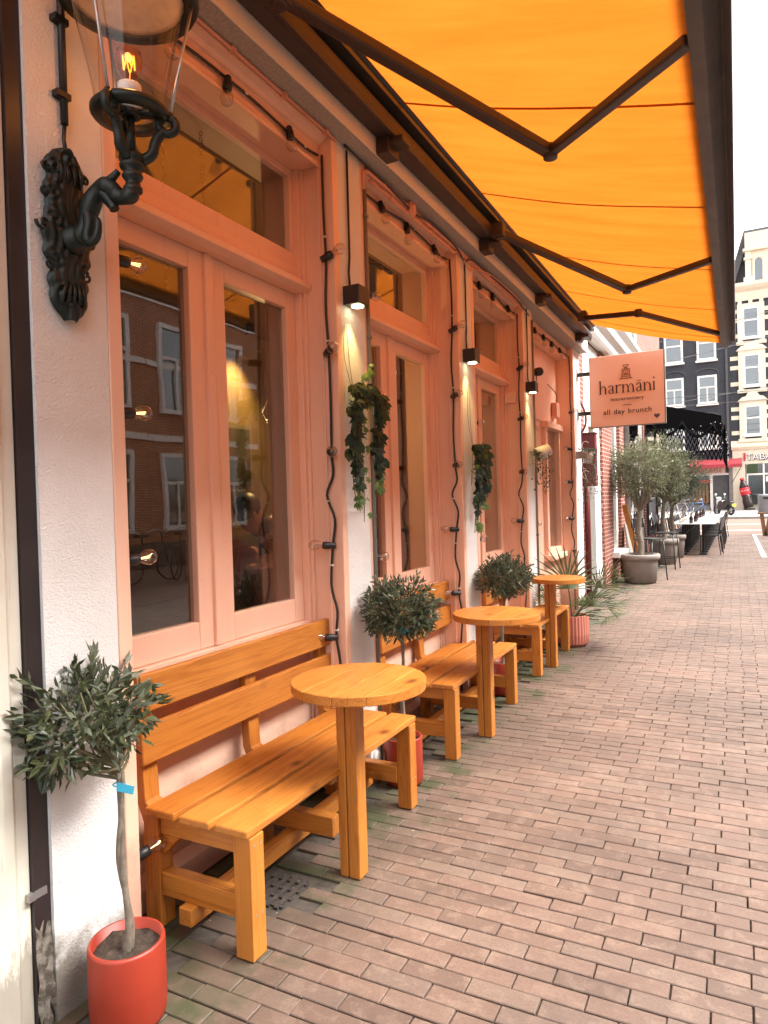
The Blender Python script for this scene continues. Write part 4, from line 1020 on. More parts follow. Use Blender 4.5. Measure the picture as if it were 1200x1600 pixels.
pm = thing('potted_palm', 'fan palm in a ribbed dusty pink pot beyond the last bench', 'potted palm', (-1.47, 6.85, 0))
m = MB(); prof = [(.115,0),(.145,.03),(.155,.12),(.15,.30),(.14,.302),(.135,.27),(0,.27)]; sg = 60; vs = []
for r_, z in prof:
    for k in range(sg):
        a = 2*math.pi*k/sg; q = r_*(1+.022*(1 if k % 2 else -1)) if r_ > .1 and z < .301 else r_
        vs.append((-1.47+q*math.cos(a), 6.85+q*math.sin(a), z))
m.add(vs, [(i*sg+k, i*sg+(k+1)%sg, (i+1)*sg+(k+1)%sg, (i+1)*sg+k) for i in range(len(prof)-1) for k in range(sg)]); m.build('pot', 'pinkpot', pm)
MB().lathe([(0,.272),(.134,.272)], (-1.47,6.85,0), 20).build('soil', 'soil', pm)
fr_ = [(-2.6,.62,.50),(-1.5,.72,.62),(-.4,.60,.40),(.3,.25,.44),(.9,.55,.55),(1.9,.66,.45),(2.6,.45,.45),(-.9,.38,.50),(-2.0,.40,.42),(0.1,.66,.25),(-.2,.12,.42),(3.1,.55,.35),(1.4,.30,.35)]
for an, up, ln_ in fr_:
    m = MB(); rn = []
    d = Vector((math.cos(an)*(1-up*.75), math.sin(an)*(1-up*.75), up)).normalized(); b = Vector((-1.47+.03*math.cos(an), 6.85+.03*math.sin(an), .28))
    e = b+d*ln_*.75+Vector((0,0,-.02)); m.tube([b, (b+e)/2+Vector((0,0,.02)), e], [.006,.005,.004], 5)
    nf0 = len(m.f); rn += [.3]*nf0
    side = d.cross(Vector((0,0,1))).normalized(); upv = side.cross(d).normalized()
    nb_ = 17
    for k in range(nb_):
        a = (k/(nb_-1)-.5)*2*1.45; dd = (d*math.cos(a)+side*math.sin(a)+upv*.18*math.cos(a*2)).normalized()
        L = ln_*(.62+.12*math.cos(a))*random.uniform(.9,1.08); tip = e+dd*L+Vector((0,0,-.06*L)); wv = dd.cross(upv).normalized()*.0095
        mid = e+dd*L*.55; m.add([e-wv*.4, e+wv*.4, mid+wv, tip, mid-wv], [(0,1,2,4),(4,2,3)]); q = random.random(); rn += [q, q]
    m.build('frond', 'palm', pm, rnd=rn)

# ivy: each leaf a part
ivl = []
for k in range(3):
    me = D.meshes.new('ivy_leaf')
    o5 = [(0,-.5),(.30,-.42),(.50,-.12),(.24,-.02),(.34,.30),(.10,.16),(0,.56),(-.10,.16),(-.34,.30),(-.24,-.02),(-.50,-.12),(-.30,-.42)]
    vs = [(0,0,.06)]+[(x, y, -.10*abs(x)-.08*y*y) for x, y in o5]
    me.from_pydata(vs, [], [(0, i+1, (i+1) % 12+1) for i in range(12)]); me.materials.append(M[['ivy','ivy','ivy_young'][k]]); ivl.append(me)
def ivy(label, base, strands, seed, hook=None):
    rng = random.Random(seed)
    t = thing('hanging_ivy', label, 'ivy', base, 'ivy hanging on the pilasters'); bx_, by, bz = base
    m = MB()
    if hook:
        for dx in (-.012, .012): m.tube(smooth_path([(XF+.006, by+dx+hook[0], hook[1]), (XF+.004, by+dx*2+hook[0]*.6, (hook[1]+bz)/2), (bx_, by, bz)], 4), .0016, 4)
    for st in strands:
        pts = smooth_path([(bx_+p[0], by+p[1], bz+p[2]) for p in st[0]], 5)
        m.tube(pts, .0025, 5)
        n = st[1]
        for i in range(n):
            f = (i+.5)/n; p = pts[min(int(f*(len(pts)-1)), len(pts)-1)]
            young = st[3] if len(st) > 3 else .0
            me = ivl[2] if rng.random() < young or f > .86 else ivl[rng.randint(0,1)]
            o = D.objects.new('ivy_leaf', me); COL.objects.link(o); o.parent = t
            sc = st[2]*rng.uniform(.75,1.2)*(1 if f < .8 else .7)
            o.scale = (sc, sc, sc)
            nrm = Vector((.9+rng.gauss(0,.25), -.35+rng.gauss(0,.45), .35+rng.gauss(0,.3))).normalized()
            dn = Vector((rng.gauss(0,.2), rng.gauss(0,.55), -1)); yv = (dn-nrm*dn.dot(nrm)).normalized(); xv = yv.cross(nrm)
            o.matrix_basis = Matrix.Translation(Vector((p.x-bx_+.015+rng.uniform(0,.02), p.y-by+rng.uniform(-.022,.022), p.z-bz)))@Matrix((xv, yv, nrm)).transposed().to_4x4()@Matrix.Diagonal((sc,sc,sc,1))
    m.build('stem', 'twig', t)
    return t
ivy('thick green ivy trailing down the white pilaster between the nearest and second windows', (XF+.03, 3.06, 2.02),
    [([(0,0,0),(.05,-.06,-.02),(.055,-.115,-.12),(.05,-.12,-.30),(.05,-.115,-.46),(.05,-.08,-.60)], 60, .085),
     ([(0,0,0),(.05,.09,.0),(.055,.13,-.1),(.05,.125,-.28),(.05,.12,-.42),(.05,.11,-.52)], 52, .085),
     ([(0,0,0),(.05,.04,.01),(.05,.20,-.02),(.05,.22,-.10)], 18, .078),
     ([(0,0,.0),(.03,.08,.08),(.03,.12,.16)], 7, .05, .8),
     ([(0,0,0),(.04,-.01,-.2),(.04,.01,-.45),(.04,.0,-.66)], 9, .05, 1),
     ([(0,0,0),(.05,.01,-.02),(.06,.03,-.08)], 9, .08)], 4, (-.02, 2.36))
ivy('green ivy trailing down the second white pilaster', (XF+.03, 4.83, 1.82),
    [([(0,0,0),(.05,-.07,-.02),(.055,-.10,-.14),(.05,-.10,-.3),(.05,-.13,-.46),(.05,-.15,-.6)], 46, .085),
     ([(0,0,0),(.05,.07,.0),(.055,.07,-.14),(.05,.05,-.3),(.05,.02,-.44)], 40, .085),
     ([(0,0,.0),(.04,.03,.02),(.06,.02,-.06)], 9, .078), ([(0,0,0),(.05,-.16,-.1),(.05,-.19,-.26)], 9, .055, .6)], 8, (.01, 2.32))
def trailing(label, base, potd, seed, mat='trail', n=240, drop=.4, wd=.10, potmat='whiteplastic', name='trailing_plant'):
    t = thing(name, label, 'hanging plant', base); b = Vector(base); g_ = np.random.default_rng(seed)
    m = MB(); ax = Vector(potd); m.lathe([(0,-.07),(.055,-.07),(.072,.07),(.066,.072),(.05,-.05),(0,-.05)], b, 20, ax); m.build('pot', potmat, t, smooth=True)
    m = MB(); rn = []
    mouth = b+ax.normalized()*.07
    st = MB()
    for k in range(16):
        o = mouth+Vector((g_.normal()*.03, g_.normal()*.03, 0)); dx, dy = g_.uniform(.0,.08), g_.normal()*wd*.6; L = drop*g_.uniform(.45,1.05)
        P = smooth_path([o, o+Vector((dx,dy,.02)), o+Vector((dx*1.1,dy*1.2,-L*.5)), o+Vector((dx,dy*1.25,-L))], 5); st.tube(P, .0015, 4)
        for i in range(n//16):
            p = P[g_.integers(2, len(P))]; p = np.array(p)+g_.normal(size=3)*.012
            tt = np.array([g_.normal()*.5+.3, g_.normal()*.6, -.6+g_.normal()*.4]); tt /= np.linalg.norm(tt); s = np.cross(tt, g_.normal(size=3)); s /= np.linalg.norm(s); Lf = g_.uniform(.018,.034)
            m.add([p, p+tt*Lf*.5+s*Lf*.3, p+tt*Lf, p+tt*Lf*.5-s*Lf*.3], [(0,1,2),(0,2,3)]); q = g_.random(); rn += [q, q]
    st.build('stem', 'twig', t); m.build('foliage', mat, t, rnd=rn)
    return t
trailing('tilted white pot with a trailing plant on the third pilaster', (-1.655, 6.60, 1.90), (-.45, -.35, -.25), 21, drop=.36)
trailing('white pot with long trailing greenery on the last pilaster under the sign', (-1.62, 8.68, 1.95), (.15, -.3, 1), 22, n=420, drop=.62)
MB().box(XF+.001, -1.62, 8.62, 8.65, 1.93, 2.02).build('bracket', 'steel', [o for o in D.objects if o.get('label','').startswith('white pot with long')][0])

# ------------------------------------------------------------------ hanging cafe sign
SG = thing('cafe_sign', 'square peach hanging sign lettered harmani all day brunch', 'sign', (-1.17, 8.85, 2.75))
sx0, sx1, sz0, sz1, sy = -1.60, -.74, 2.315, 3.185, 8.80
MB().box(sx0, sx1, sy, sy+.06, sz0, sz1).build('panel', 'sign', SG, bevel=.004)
MB().box(sx0-.004, sx0+.0, sy-.002, sy+.062, sz0-.003, sz1+.003).box(sx1, sx1+.010, sy-.002, sy+.062, sz0-.003, sz1+.003).box(sx0, sx1, sy-.002, sy+.062, sz0-.006, sz0).build('edge_trim', 'greypipe', SG)
for z in (2.99, 2.50):
    b_ = MB().box(XF+.008, sx0-.005, sy+.01, sy+.05, z-.022, z+.022).build('bracket', 'blackmetal', SG)
    MB().box(XF+.001, XF+.0075, sy-.005, sy+.065, z-.07, z+.07).build('plate', 'steel', b_)
def glyphs(word, o, h, ux, uy, d, mat, parent):
    """high-contrast serif letters from strokes; x-height 1"""
    m = MB(); x = 0; K, T, SE = .155, .05, .30
    q = lambda P, w: m.ribbon([((x+a)*h, b*h) for a, b in P], [k*h for k in w] if isinstance(w, list) else w*h, d, o, ux, uy)
    stem = lambda a, y0, y1: (q([(a,y0),(a,y1)], K), q([(a-SE/2,y0+T/2),(a+SE/2,y0+T/2)], T), q([(a-SE/2-.02,y1-T/2-.02),(a+K/2,y1-T/2)], T))
    def arch(a, b):
        q([(a,.62),(a+(b-a)*.2,.84),(a+(b-a)*.5,.98),(a+(b-a)*.8,.88),(b,.62),(b,0)], [.03,.05,.08,.12,K,K]); q([(b-SE/2,T/2),(b+SE/2,T/2)], T)
    for ch in word:
        if ch == 'h': stem(.15,0,1.6); arch(.2,.75); x += 1.02
        elif ch == 'n': stem(.15,0,1); arch(.2,.75); x += 1.02
        elif ch == 'm': stem(.15,0,1); arch(.2,.72); arch(.77,1.29); x += 1.56
        elif ch == 'r': stem(.15,0,1); q([(.2,.62),(.32,.86),(.5,.97),(.62,.90)], [.03,.06,.12,.16]); x += .74
        elif ch == 'i': stem(.15,0,1); q([(.07,1.42),(.23,1.42)], .16); x += .42
        elif ch in 'aA':
            q([(.10,.76),(.18,.93),(.35,1.0),(.52,.90),(.56,.68),(.56,.15),(.62,.02),(.72,.03)], [.15,.09,.06,.12,K,K,.08,.04])
            q([(.56,.58),(.36,.52),(.16,.40),(.10,.22),(.20,.04),(.36,.03),(.56,.18)], [.03,.06,.10,.15,.11,.07,.03])
            if ch == 'A': q([(.12,1.28),(.62,1.28)], .06)
            x += .84
    return m.build('lettering', mat, parent)
EX, EZ = (1,0,0), (0,0,1)
glyphs('harmAni', (-1.490, sy-.004, 2.715), .103, EX, EZ, (0,.003,0), 'signink', SG)
cxs = (sx0+sx1)/2+.005
text('microroastery', .058, (cxs, sy-.0035, 2.625), EX, EZ, 'signink', SG, align='CENTER', spacing=1.15)
MB().box(cxs-.05, cxs+.05, sy-.0035, sy-.001, 2.563, 2.569).build('rule', 'signink', SG)
text('all day brunch', .088, (cxs, sy-.0035, 2.462), EX, EZ, 'signink', SG, align='CENTER', spacing=1.12)
m = MB(); hp = []
for i in range(24):
    a = 2*math.pi*i/24; hp.append((.0021*16*math.sin(a)**3, .0021*(13*math.cos(a)-5*math.cos(2*a)-2*math.cos(3*a)-math.cos(4*a))))
m.prism(hp[::-1], (0,.003,0), (sx1-.09, sy-.0035, 2.405)); m.build('heart_sticker', 'greyink', SG)
m = MB(); lo_ = (cxs-.005, sy-.0035, 2.885); RB = lambda P, w=.007: m.ribbon(P, w, (0,.0025,0), lo_, EX, EZ)
RB([(-.075,0),(.075,0)]); RB([(-.05,.003),(-.05,.045),(.05,.045),(.05,.003)]); RB([(-.05,.024),(.05,.024)], .005)
RB([(-.045,.05),(-.045,.115),(-.02,.115)]); RB([(.045,.05),(.045,.115),(.02,.115)])
RB([(.028*math.cos(a), .085+.028*math.sin(a)) for a in [2*math.pi*i/16 for i in range(17)]]); RB([(0,.075),(0,.10)], .010)
RB([(-.012,.115),(-.012,.135)]); RB([(.012,.115),(.012,.135)]); RB([(-.012,.135),(-.038,.165),(.038,.165),(.012,.135),(-.012,.135)])
m.build('logo', 'signink', SG)

# ------------------------------------------------------------------ brick neighbour with white windows
nbk = thing('brick_house', 'red brick house with white window frames next to the cafe', 'house', (-2.2, 12, 0))
XW = -1.90
box('wall', 'redbrick', nbk, -2.6, XW, 9.0, 9.95, -.05, 3.75)
box('wall', 'redbrick', nbk, -2.6, XW-.02, 9.0, 17.0, 3.75, 10.5)
for a, b in ((11.25, 12.2), (13.1, 13.6)): box('brick_pier', 'redbrick', nbk, -2.6, XW+.02, a, b, -.05, 3.75)
box('stall_riser', 'redbrick', nbk, -2.6, XW, 12.2, 13.1, -.05, .42)
box('window_sill', 'whitepaint', nbk, -2.1, XW+.14, 12.0, 13.35, .421, .52, bevel=.006)
wf = MB().box(-2.2, XW-.04, 12.201, 12.38, .521, 3.74).box(-2.2, XW-.04, 12.92, 13.099, .521, 3.74).box(-2.2, XW-.041, 12.38, 12.92, 3.5, 3.74).build('window', 'whitepaint', nbk, bevel=.006)
box('pane', 'pane', wf, XW-.10, XW-.095, 12.381, 12.919, .522, 3.499)
df = MB().box(-2.3, XW-.02, 9.951, 10.35, -.03, 3.74).box(-2.3, XW-.02, 10.78, 11.249, -.03, 3.74).box(-2.3, XW-.021, 10.35, 10.78, 2.5, 3.74).build('door_frame', 'whitepaint', nbk, bevel=.008)
box('door_leaf', 'darkgreen', df, -2.3, -2.12, 10.3505, 10.7795, .02, 2.499)
box('doorstep', 'kerb', df, -2.3, XW+.02, 10.0, 11.2, -.04, .05)
m = MB(); m.prism([(XW-.3,3.76),(XW+.10,3.76),(XW+.14,3.82),(XW+.14,3.90),(XW+.22,3.98),(XW+.22,4.10),(XW+.30,4.2),(XW+.30,4.28),(XW-.3,4.3)], (0,7.9,0), (0,9.05,0)); m.build('cornice', 'whitepaint', nbk, bevel=.01)
for k, y0 in enumerate((10.0, 11.6, 13.2, 14.8)):
    f_ = MB().box(-2.2, XW+.03, y0, y0+.16, 4.45, 7.0).box(-2.2, XW+.03, y0+.82, y0+.98, 4.45, 7.0).box(-2.2, XW+.06, y0-.03, y0+1.01, 4.32, 4.449).box(-2.2, XW+.031, y0+.16, y0+.82, 6.84, 7.0).build('window', 'whitepaint', nbk, bevel=.01)
    box('pane', 'pane_far', f_, XW-.02, XW-.012, y0+.161, y0+.819, 4.45, 6.839)
m = MB(); m.tube([(XW+.05,9.75,2.2),(XW+.05,9.75,0)], .04, 12); m.build('downpipe', 'darkred', nbk, smooth=True)
rs = thing('box_sign', 'dark red projecting box sign with white script beside the cafe sign', 'sign', (-1.85, 9.6, 2.0))
MB().box(-1.93, -1.67, 9.44, 9.60, 1.60, 2.30).build('panel', 'darkred', rs, bevel=.01)
MB().box(-1.94, -1.66, 9.43, 9.61, 2.301, 2.32).build('cap', 'darkred', rs)
m = MB(); o_ = (-1.80, 9.437, 1.66)
for k in range(4):
    zc = .10+k*.13; m.ribbon([(.045*math.cos(a)+.01*k/4, zc+.055*math.sin(a)) for a in [.6+i*.42 for i in range(11)]], .008, (0,.003,0), o_, EX, EZ)
m.ribbon([(-.11,.55),(-.04,.22),(.02,.02)], .006, (0,.003,0), o_, EX, EZ); m.build('script_lettering', 'whiteink', rs)
m = MB(); m.tube(smooth_path([(-1.88,9.5,2.31),(-1.80,9.5,2.42),(-1.80,9.5,2.60),(-1.88,9.5,2.80)]), .014, 8); m.build('hanger', 'darkred', rs, smooth=True)

# grey restaurant front beyond
gr = thing('restaurant_building', 'grey stone restaurant front behind the olive trees and black awning', 'building', (-2.2, 20, 0))
box('wall', 'redbrick', gr, -2.6, XW-.02, 17.002, 21.5, -.05, 10.5)
box('wall', 'kerb', gr, -2.4, XW-.04, 13.601, 17.0, -.05, 3.75)
for y0 in (14.2, 17.4, 19.5):
    f_ = box('window', 'greybrick', gr, XW-.06, XW+.02, y0, y0+1.6, .5, 3.2)
    box('pane', 'pane_far', f_, XW+.021, XW+.027, y0+.1, y0+1.5, .6, 3.1)
m = MB(); m.tube([(XW+.05,13.72,9),(XW+.05,13.72,0)], .055, 10); m.build('downpipe', 'steel', gr, smooth=True)

# ------------------------------------------------------------------ large olives in clay planters
def big_olive(label, x, y, r, h, tb, cc, cr, seed, n, dark=False):
    t = thing('planter_olive_tree', label, 'potted tree', (x, y, 0), 'olive trees in grey clay planters')
    m = MB(); m.lathe([(r*.78,0),(r*.80,.03),(r*.83,.035),(r*.92,h*.78),(r*.93,h*.8),(r*1.03,h*.82),(r*1.04,h*.97),(r*1.0,h),(r*.9,h),(r*.88,h-.06),(0,h-.06)], (x,y,0), 36); m.build('planter', 'planter', t, smooth=True)
    MB().lathe([(0,h-.05),(r*.88,h-.055)], (x,y,0), 20).build('soil', 'soil', t)
    P = smooth_path([(x,y,h-.06),(x+.02,y,h+.2),(x-.01,y,(h+tb)/2),(x+.02,y,tb)], 4)
    m = MB(); m.tube(P, [.055-.018*i/len(P)+(.012 if i < 2 else 0) for i in range(len(P))], 10); rng = random.Random(seed)
    for k in range(14):
        d = Vector((rng.gauss(0,1), rng.gauss(0,1), abs(rng.gauss(.5,.5)))).normalized(); e = Vector(cc)+Vector((d.x*cr[0], d.y*cr[1], d.z*cr[2]))*.8
        b = Vector((x+.02,y,tb-.02)); m.tube(smooth_path([b, b.lerp(e,.45)+Vector((rng.gauss(0,.05),rng.gauss(0,.05),-.05)), e], 3), [.026,.023,.019,.015,.012,.009,.006], 6)
    m.build('trunk', 'bark', t, smooth=True)
    m, rn = leaf_cloud(cc, cr, n, .075, .016, shoots=40, seed=seed, shell=.25); m.build('crown', 'olive' if dark else 'olive_far', t, rnd=rn)
    return t
big_olive('silvery olive tree in the nearest big grey planter beside the black stools', -1.475, 12.2, .31, .48, 1.22, (-1.47, 12.2, 1.88), (.47, .47, .52), 31, 4600)
big_olive('slender olive tree in the second grey planter, half behind the nearest one', -1.40, 15.6, .29, .53, 1.3, (-1.32, 15.6, 1.95), (.42, .42, .72), 32, 3600)
big_olive('darker olive tree in a grey planter beside the row of dining tables', -1.36, 17.2, .29, .53, 1.2, (-1.12, 17.2, 1.78), (.55, .5, .58), 33, 4200, True)
ps = thing('leaning_board', 'orange wooden board leaning behind the nearest olive planter', 'board', (-1.7, 12.75, 0))
MB().bar((-1.52,12.9,.02),(-1.80,12.9,1.30),.09,.02,(0,1,0)).build('board', 'wood_z', ps)
ps = thing('menu_board', 'grey board standing against the brick wall behind the nearest planter', 'board', (-1.75, 13.1, 0))
MB().bar((-1.70,13.2,.0),(-1.82,13.2,.95),.42,.03,(1,0,0)).build('board', 'planter', ps)
wp = thing('small_weed', 'small green weed growing at the foot of the brick pier', 'plant', (-1.80, 11.9, 0)); m, rn = leaf_cloud((-1.80,11.85,.12),(.10,.1,.12),60,.09,.02,seed=77); m.build('leaves', 'palm', wp, rnd=rn)

def make_stool(label, loc, rz):
    t = thing('bar_stool', label, 'stool', loc, 'black metal bar stools by the planters')
    m = MB()
    for sx in (-1, 1):
        for sy in (-1, 1): MB().tube([(sx*.16,sy*.16,.70),(sx*.20,sy*.20,.0)], .011, 8).build('leg', 'blackmetal', t, True, local=True)
    MB().box(-.19,.19,-.19,.19,.70,.725).build('seat', 'blackmetal', t, bevel=.01, local=True)
    m = MB()
    for a in ((-.19,-.19,.19,-.19),(.19,-.19,.19,.19),(.19,.19,-.19,.19),(-.19,.19,-.19,-.19)): m.tube([(a[0],a[1],.22),(a[2],a[3],.22)], .008, 6)
    m.build('foot_rail', 'blackmetal', t, local=True)
    for sx in (-1,1): MB().tube([(-.18,sx*.16,.71),(-.22,sx*.165,1.06)], .010, 8).build('back_post', 'blackmetal', t, True, local=True)
    MB().box(-.232,-.21,-.175,.175,.90,1.07).build('backrest', 'blackmetal', t, bevel=.008, local=True)
    t.rotation_euler.z = rz
    return t
make_stool('black bar stool beside the nearest olive planter', (-1.36, 12.55, 0), -.5)
make_stool('black bar stool standing in front of the second planter', (-1.26, 14.6, 0), -.15)

def make_chair():
    t = thing('dining_chair', '', 'chair', (0,0,0), 'black dining chairs along the restaurant tables')
    for sx in (-1, 1):
        MB().tube([(.19,sx*.19,.45),(.20,sx*.20,0)], .012, 6).build('leg', 'blackmetal', t, local=True)
        MB().tube([(-.19,sx*.19,.45),(-.24,sx*.20,0)], .012, 6).build('leg', 'blackmetal', t, local=True)
        MB().tube([(-.19,sx*.19,.45),(-.26,sx*.185,.86)], .012, 6).build('back_post', 'blackmetal', t, local=True)
    MB().box(-.2,.21,-.2,.2,.44,.465).build('seat', 'blackmetal', t, bevel=.01, local=True)
    MB().bar((-.225,0,.58),(-.258,0,.85),.37,.015,(1,0,0)).build('backrest', 'blackmetal', t, bevel=.006, local=True)
    return t
def make_dtable():
    t = thing('dining_table', '', 'table', (0,0,0), 'white topped restaurant tables in a row')
    MB().box(-.5,.5,-.36,.36,.73,.755).build('table_top', 'tabletop', t, bevel=.006, local=True)
    MB().tube([(-.22,0,.72),(-.22,0,.03)], .03, 8).build('pedestal', 'blackmetal', t, local=True)
    MB().tube([(.22,0,.72),(.22,0,.03)], .03, 8).build('pedestal', 'blackmetal', t, local=True)
    MB().box(-.3,-.14,-.25,.25,.0,.03).build('foot', 'blackmetal', t, local=True)
    MB().box(.14,.3,-.25,.25,.0,.03).build('foot', 'blackmetal', t, local=True)
    return t
ch0, tb0 = make_chair(), make_dtable()
ordn = ['first', 'second', 'third', 'fourth', 'fifth', 'sixth', 'seventh', 'eighth', 'ninth', 'tenth']
for i in range(10):
    y = 18.3+i*.82
    o = tb0 if i == 0 else copy_tree(tb0); o.location = (-.97, y, 0); o['label'] = f'white topped restaurant table, {ordn[i]} of the row from the cafe'
    for sx, nm in ((1, 'street'), (-1, 'wall')):
        c = ch0 if (i == 0 and sx == 1) else copy_tree(ch0)
        c.location = (-.97+sx*.40+wob(.03), y+wob(.05), 0); c.rotation_euler.z = (math.pi if sx > 0 else 0)+wob(.12)
        c['label'] = f'black dining chair on the {nm} side of the {ordn[i]} restaurant table'
    if i < 8:
        b = thing('sauce_bottle', f'dark brown bottle standing on the {ordn[i]} restaurant table', 'bottle', (-.98+wob(.05), y-.05, .755), 'dark bottles on the restaurant tables')
        MB().lathe([(0,0),(.042,0),(.042,.13),(.016,.18),(.016,.21)], tuple(b.location), 12).build('glass_body', 'darkglass', b, True)
        MB().lathe([(.018,.205),(.018,.235),(0,.235)], tuple(b.location), 10).build('cap', 'black', b)
        for k in (-1, 1):
            gl = thing('drinking_glass', f'upturned clear glass on the {"wall" if k < 0 else "street"} half of the {ordn[i]} restaurant table', 'glass', (-.97+k*.28, y+.1, .755), 'glasses on the restaurant tables')
            MB().lathe([(.035,0),(.032,.1),(.0,.1)], tuple(gl.location), 12, cap=False).build('cup', 'bulb_off', gl, True)

# ------------------------------------------------------------------ black fringed awning over the restaurant tables
ba = thing('black_awning', 'black restaurant awning with fringe, swags and tiny white lights', 'awning', (-1.2, 18, 3))
AY0, AY1 = 17.4, 23.2
m = MB(); m.prism([(XW,3.66),(-.33,3.24),(-.28,3.22),(-.28,2.90),(-.31,2.90),(-.33,3.19),(XW,3.60)], (0,AY1-AY0,0), (0,AY0,0)); m.build('canopy', 'blackcloth', ba)
m = MB(); m.prism([(XW+.02,3.61),(-.33,3.20),(-.30,2.88),(XW+.02,3.05)], (0,.03,0), (0,AY0-.032,0)); m.build('side_valance', 'blackcloth', ba)
def net(m, P, Q, top0, top1, rows, cols, hh, r):
    P, Q = Vector(P), Vector(Q)
    for i in range(cols):
        for j in range(rows):
            for s in (0, 1):
                u0, u1 = (i+s)/cols, (i+1-s)/cols; uc = (i+.5)/cols
                zt = top0+(top1-top0)*uc
                a = P.lerp(Q, (i+.5*(j%2)+ (0 if s else 0))/cols if False else u0); a.z = zt-hh*j
                b = P.lerp(Q, u1 if False else uc); b.z = zt-hh*(j+1)-random.uniform(0, .03)
                m.bar(a, b, r, r*.5, (1,.3,0))
m = MB(); net(m, (XW+.3,AY0-.05,0), (-.27,AY0-.05,0), 3.05, 2.90, 4, 15, .17, .035); net(m, (-.25,AY0,0), (-.25,AY1,0), 2.9, 2.9, 4, 44, .17, .03); m.build('fringe', 'blackcloth', ba)
m = MB()
for a, b in (((XW+.1,3.25),(-1.1,3.15)), ((-1.1,3.15),(-.45,3.08)), ((-.45,3.08),(-.26,3.05))):
    for off in (0, .04):
        pts = [(a[0]+(b[0]-a[0])*t, AY0-.07-off, a[1]+(b[1]-a[1])*t-(.32 if b[0]-a[0] > .4 else .2)*4*t*(1-t)-off) for t in [k/12 for k in range(13)]]; m.tube(pts, .022, 6)
for k in range(7):
    y0 = AY0+k*1.3
    m.tube([(-.22, y0+1.3*t, 3.0-.3*4*t*(1-t)) for t in [q/10 for q in range(11)]], .022, 6)
m.build('rope_swag', 'blackcloth', ba, True)
m = MB()
for k in range(70):
    if k < 40: c = (random.uniform(XW+.2,-.26), AY0-.09, random.uniform(2.3,3.1))
    else: c = (-.2, random.uniform(AY0, AY1), random.uniform(2.3,3.0))
    m.sphere(c, .011, 6, 4)
o = m.build('fairy_lights', 'whiteplastic', ba)

# ------------------------------------------------------------------ far corner buildings
FY = 62
gb = thing('grey_corner_building', 'dark grey painted brick building with white windows at the end of the street', 'building', (-4, FY, 0))
MB().box(-9.5, -.28, FY, FY+10, 4.3, 18.5).build('wall', 'greybrick', gb)
def sash_window(parent, x0, x1, z0, z1, fy, fm='whitepaint', split=True, fw=.16, pane='pane_far', cross=False):
    m = MB(); m.box(x0,x0+fw,fy-.10,fy+.1,z0,z1); m.box(x1-fw,x1,fy-.10,fy+.1,z0,z1); m.box(x0+fw,x1-fw,fy-.099,fy+.1,z0,z0+fw); m.box(x0+fw,x1-fw,fy-.099,fy+.1,z1-fw,z1)
    zm = z0+(z1-z0)*.58
    if split: m.box(x0+fw,x1-fw,fy-.098,fy+.1,zm-.06,zm+.06)
    if cross: m.box((x0+x1)/2-.05,(x0+x1)/2+.05,fy-.097,fy+.1,z0+fw,zm-.06)
    m.box(x0-.1,x1+.1,fy-.22,fy+.05,z0-.16,z0-.001)
    f = m.build('window', fm, parent)
    MB().box(x0+fw+.001,x1-fw-.001,fy-.05,fy-.04,z0+fw+.001,z1-fw-.001).build('pane', pane, f)
    return f
for z0, z1, cr in ((12.35,14.75,False), (8.8,11.1,True), (5.2,7.5,True), (15.6, 17.6, False)):
    for xc in (-7.0, -4.45, -1.98): 
        f = sash_window(gb, xc-.72, xc+.72, z0, z1, FY, cross=cr)
        if cr:
            m = MB(); n = 12
            pts = [(xc+.85*math.cos(math.pi*i/n), FY-.03, z1+.15+.42*math.sin(math.pi*i/n)) for i in range(n+1)]; m.tube(pts, .05, 5); m.build('arch', 'slate', f)
box('drainpipe', 'slate', gb, -.62, -.45, FY-.15, FY-.001, 4.3, 18)
box('shopfront', 'kerb', gb, -9.5, -.28, FY+.3, FY+10, .1, 4.299)
box('shop_pier', 'kerb', gb, -.55, -.281, FY-.05, FY+.3, .1, 4.298)
box('fascia', 'whitepaint', gb, -3.6, -.56, FY-.02, FY+.299, 2.95, 3.1)
box('sign_board', 'massageboard', gb, -3.5, -.8, FY-.06, FY+.298, 3.1, 3.62)
text('MASSAGE', .52, (-3.38, FY-.07, 3.17), (1,0,0), (0,0,1), 'redsign', gb, spacing=1.1)
box('shop_window', 'pane_far', gb, -3.4, -1.95, FY+.2, FY+.28, .6, 2.9)
box('shop_window_frame', 'whitepaint', gb, -1.95, -1.75, FY+.1, FY+.299, .1, 2.949)
for k in range(5): box('curtain', 'postwood', gb, -3.3+k*.26, -3.12+k*.26, FY+.17, FY+.198, .7, 2.2)
box('open_sign', 'colalabel', gb, -2.75, -2.0, FY+.1, FY+.15, 2.35, 2.6)
box('door', 'slate', gb, -1.60, -.60, FY+.15, FY+.29, .1, 2.9)
m = MB(); m.prism([(FY-.02,4.25),(FY-1.3,3.78),(FY-1.3,3.5),(FY-1.27,3.5),(FY-1.26,3.76),(FY-.02,4.2)], (3.85,0,0), (-3.45,0,0), (0,1,0), (0,0,1))
mw_ = thing('massage_awning', 'red cloth awning over the massage shop at the street end', 'awning', (-1.5, FY, 3.5)); m.build('cloth', 'redcloth', mw_)
m = MB(); m.tube([(.35,FY-1.25,3.55),(-.35,FY-.05,2.3)], .025, 6); m.tube([(-3.4,FY-1.25,3.55),(-3.4,FY-.05,2.3)], .025, 6); m.build('strut', 'blackmetal', mw_)

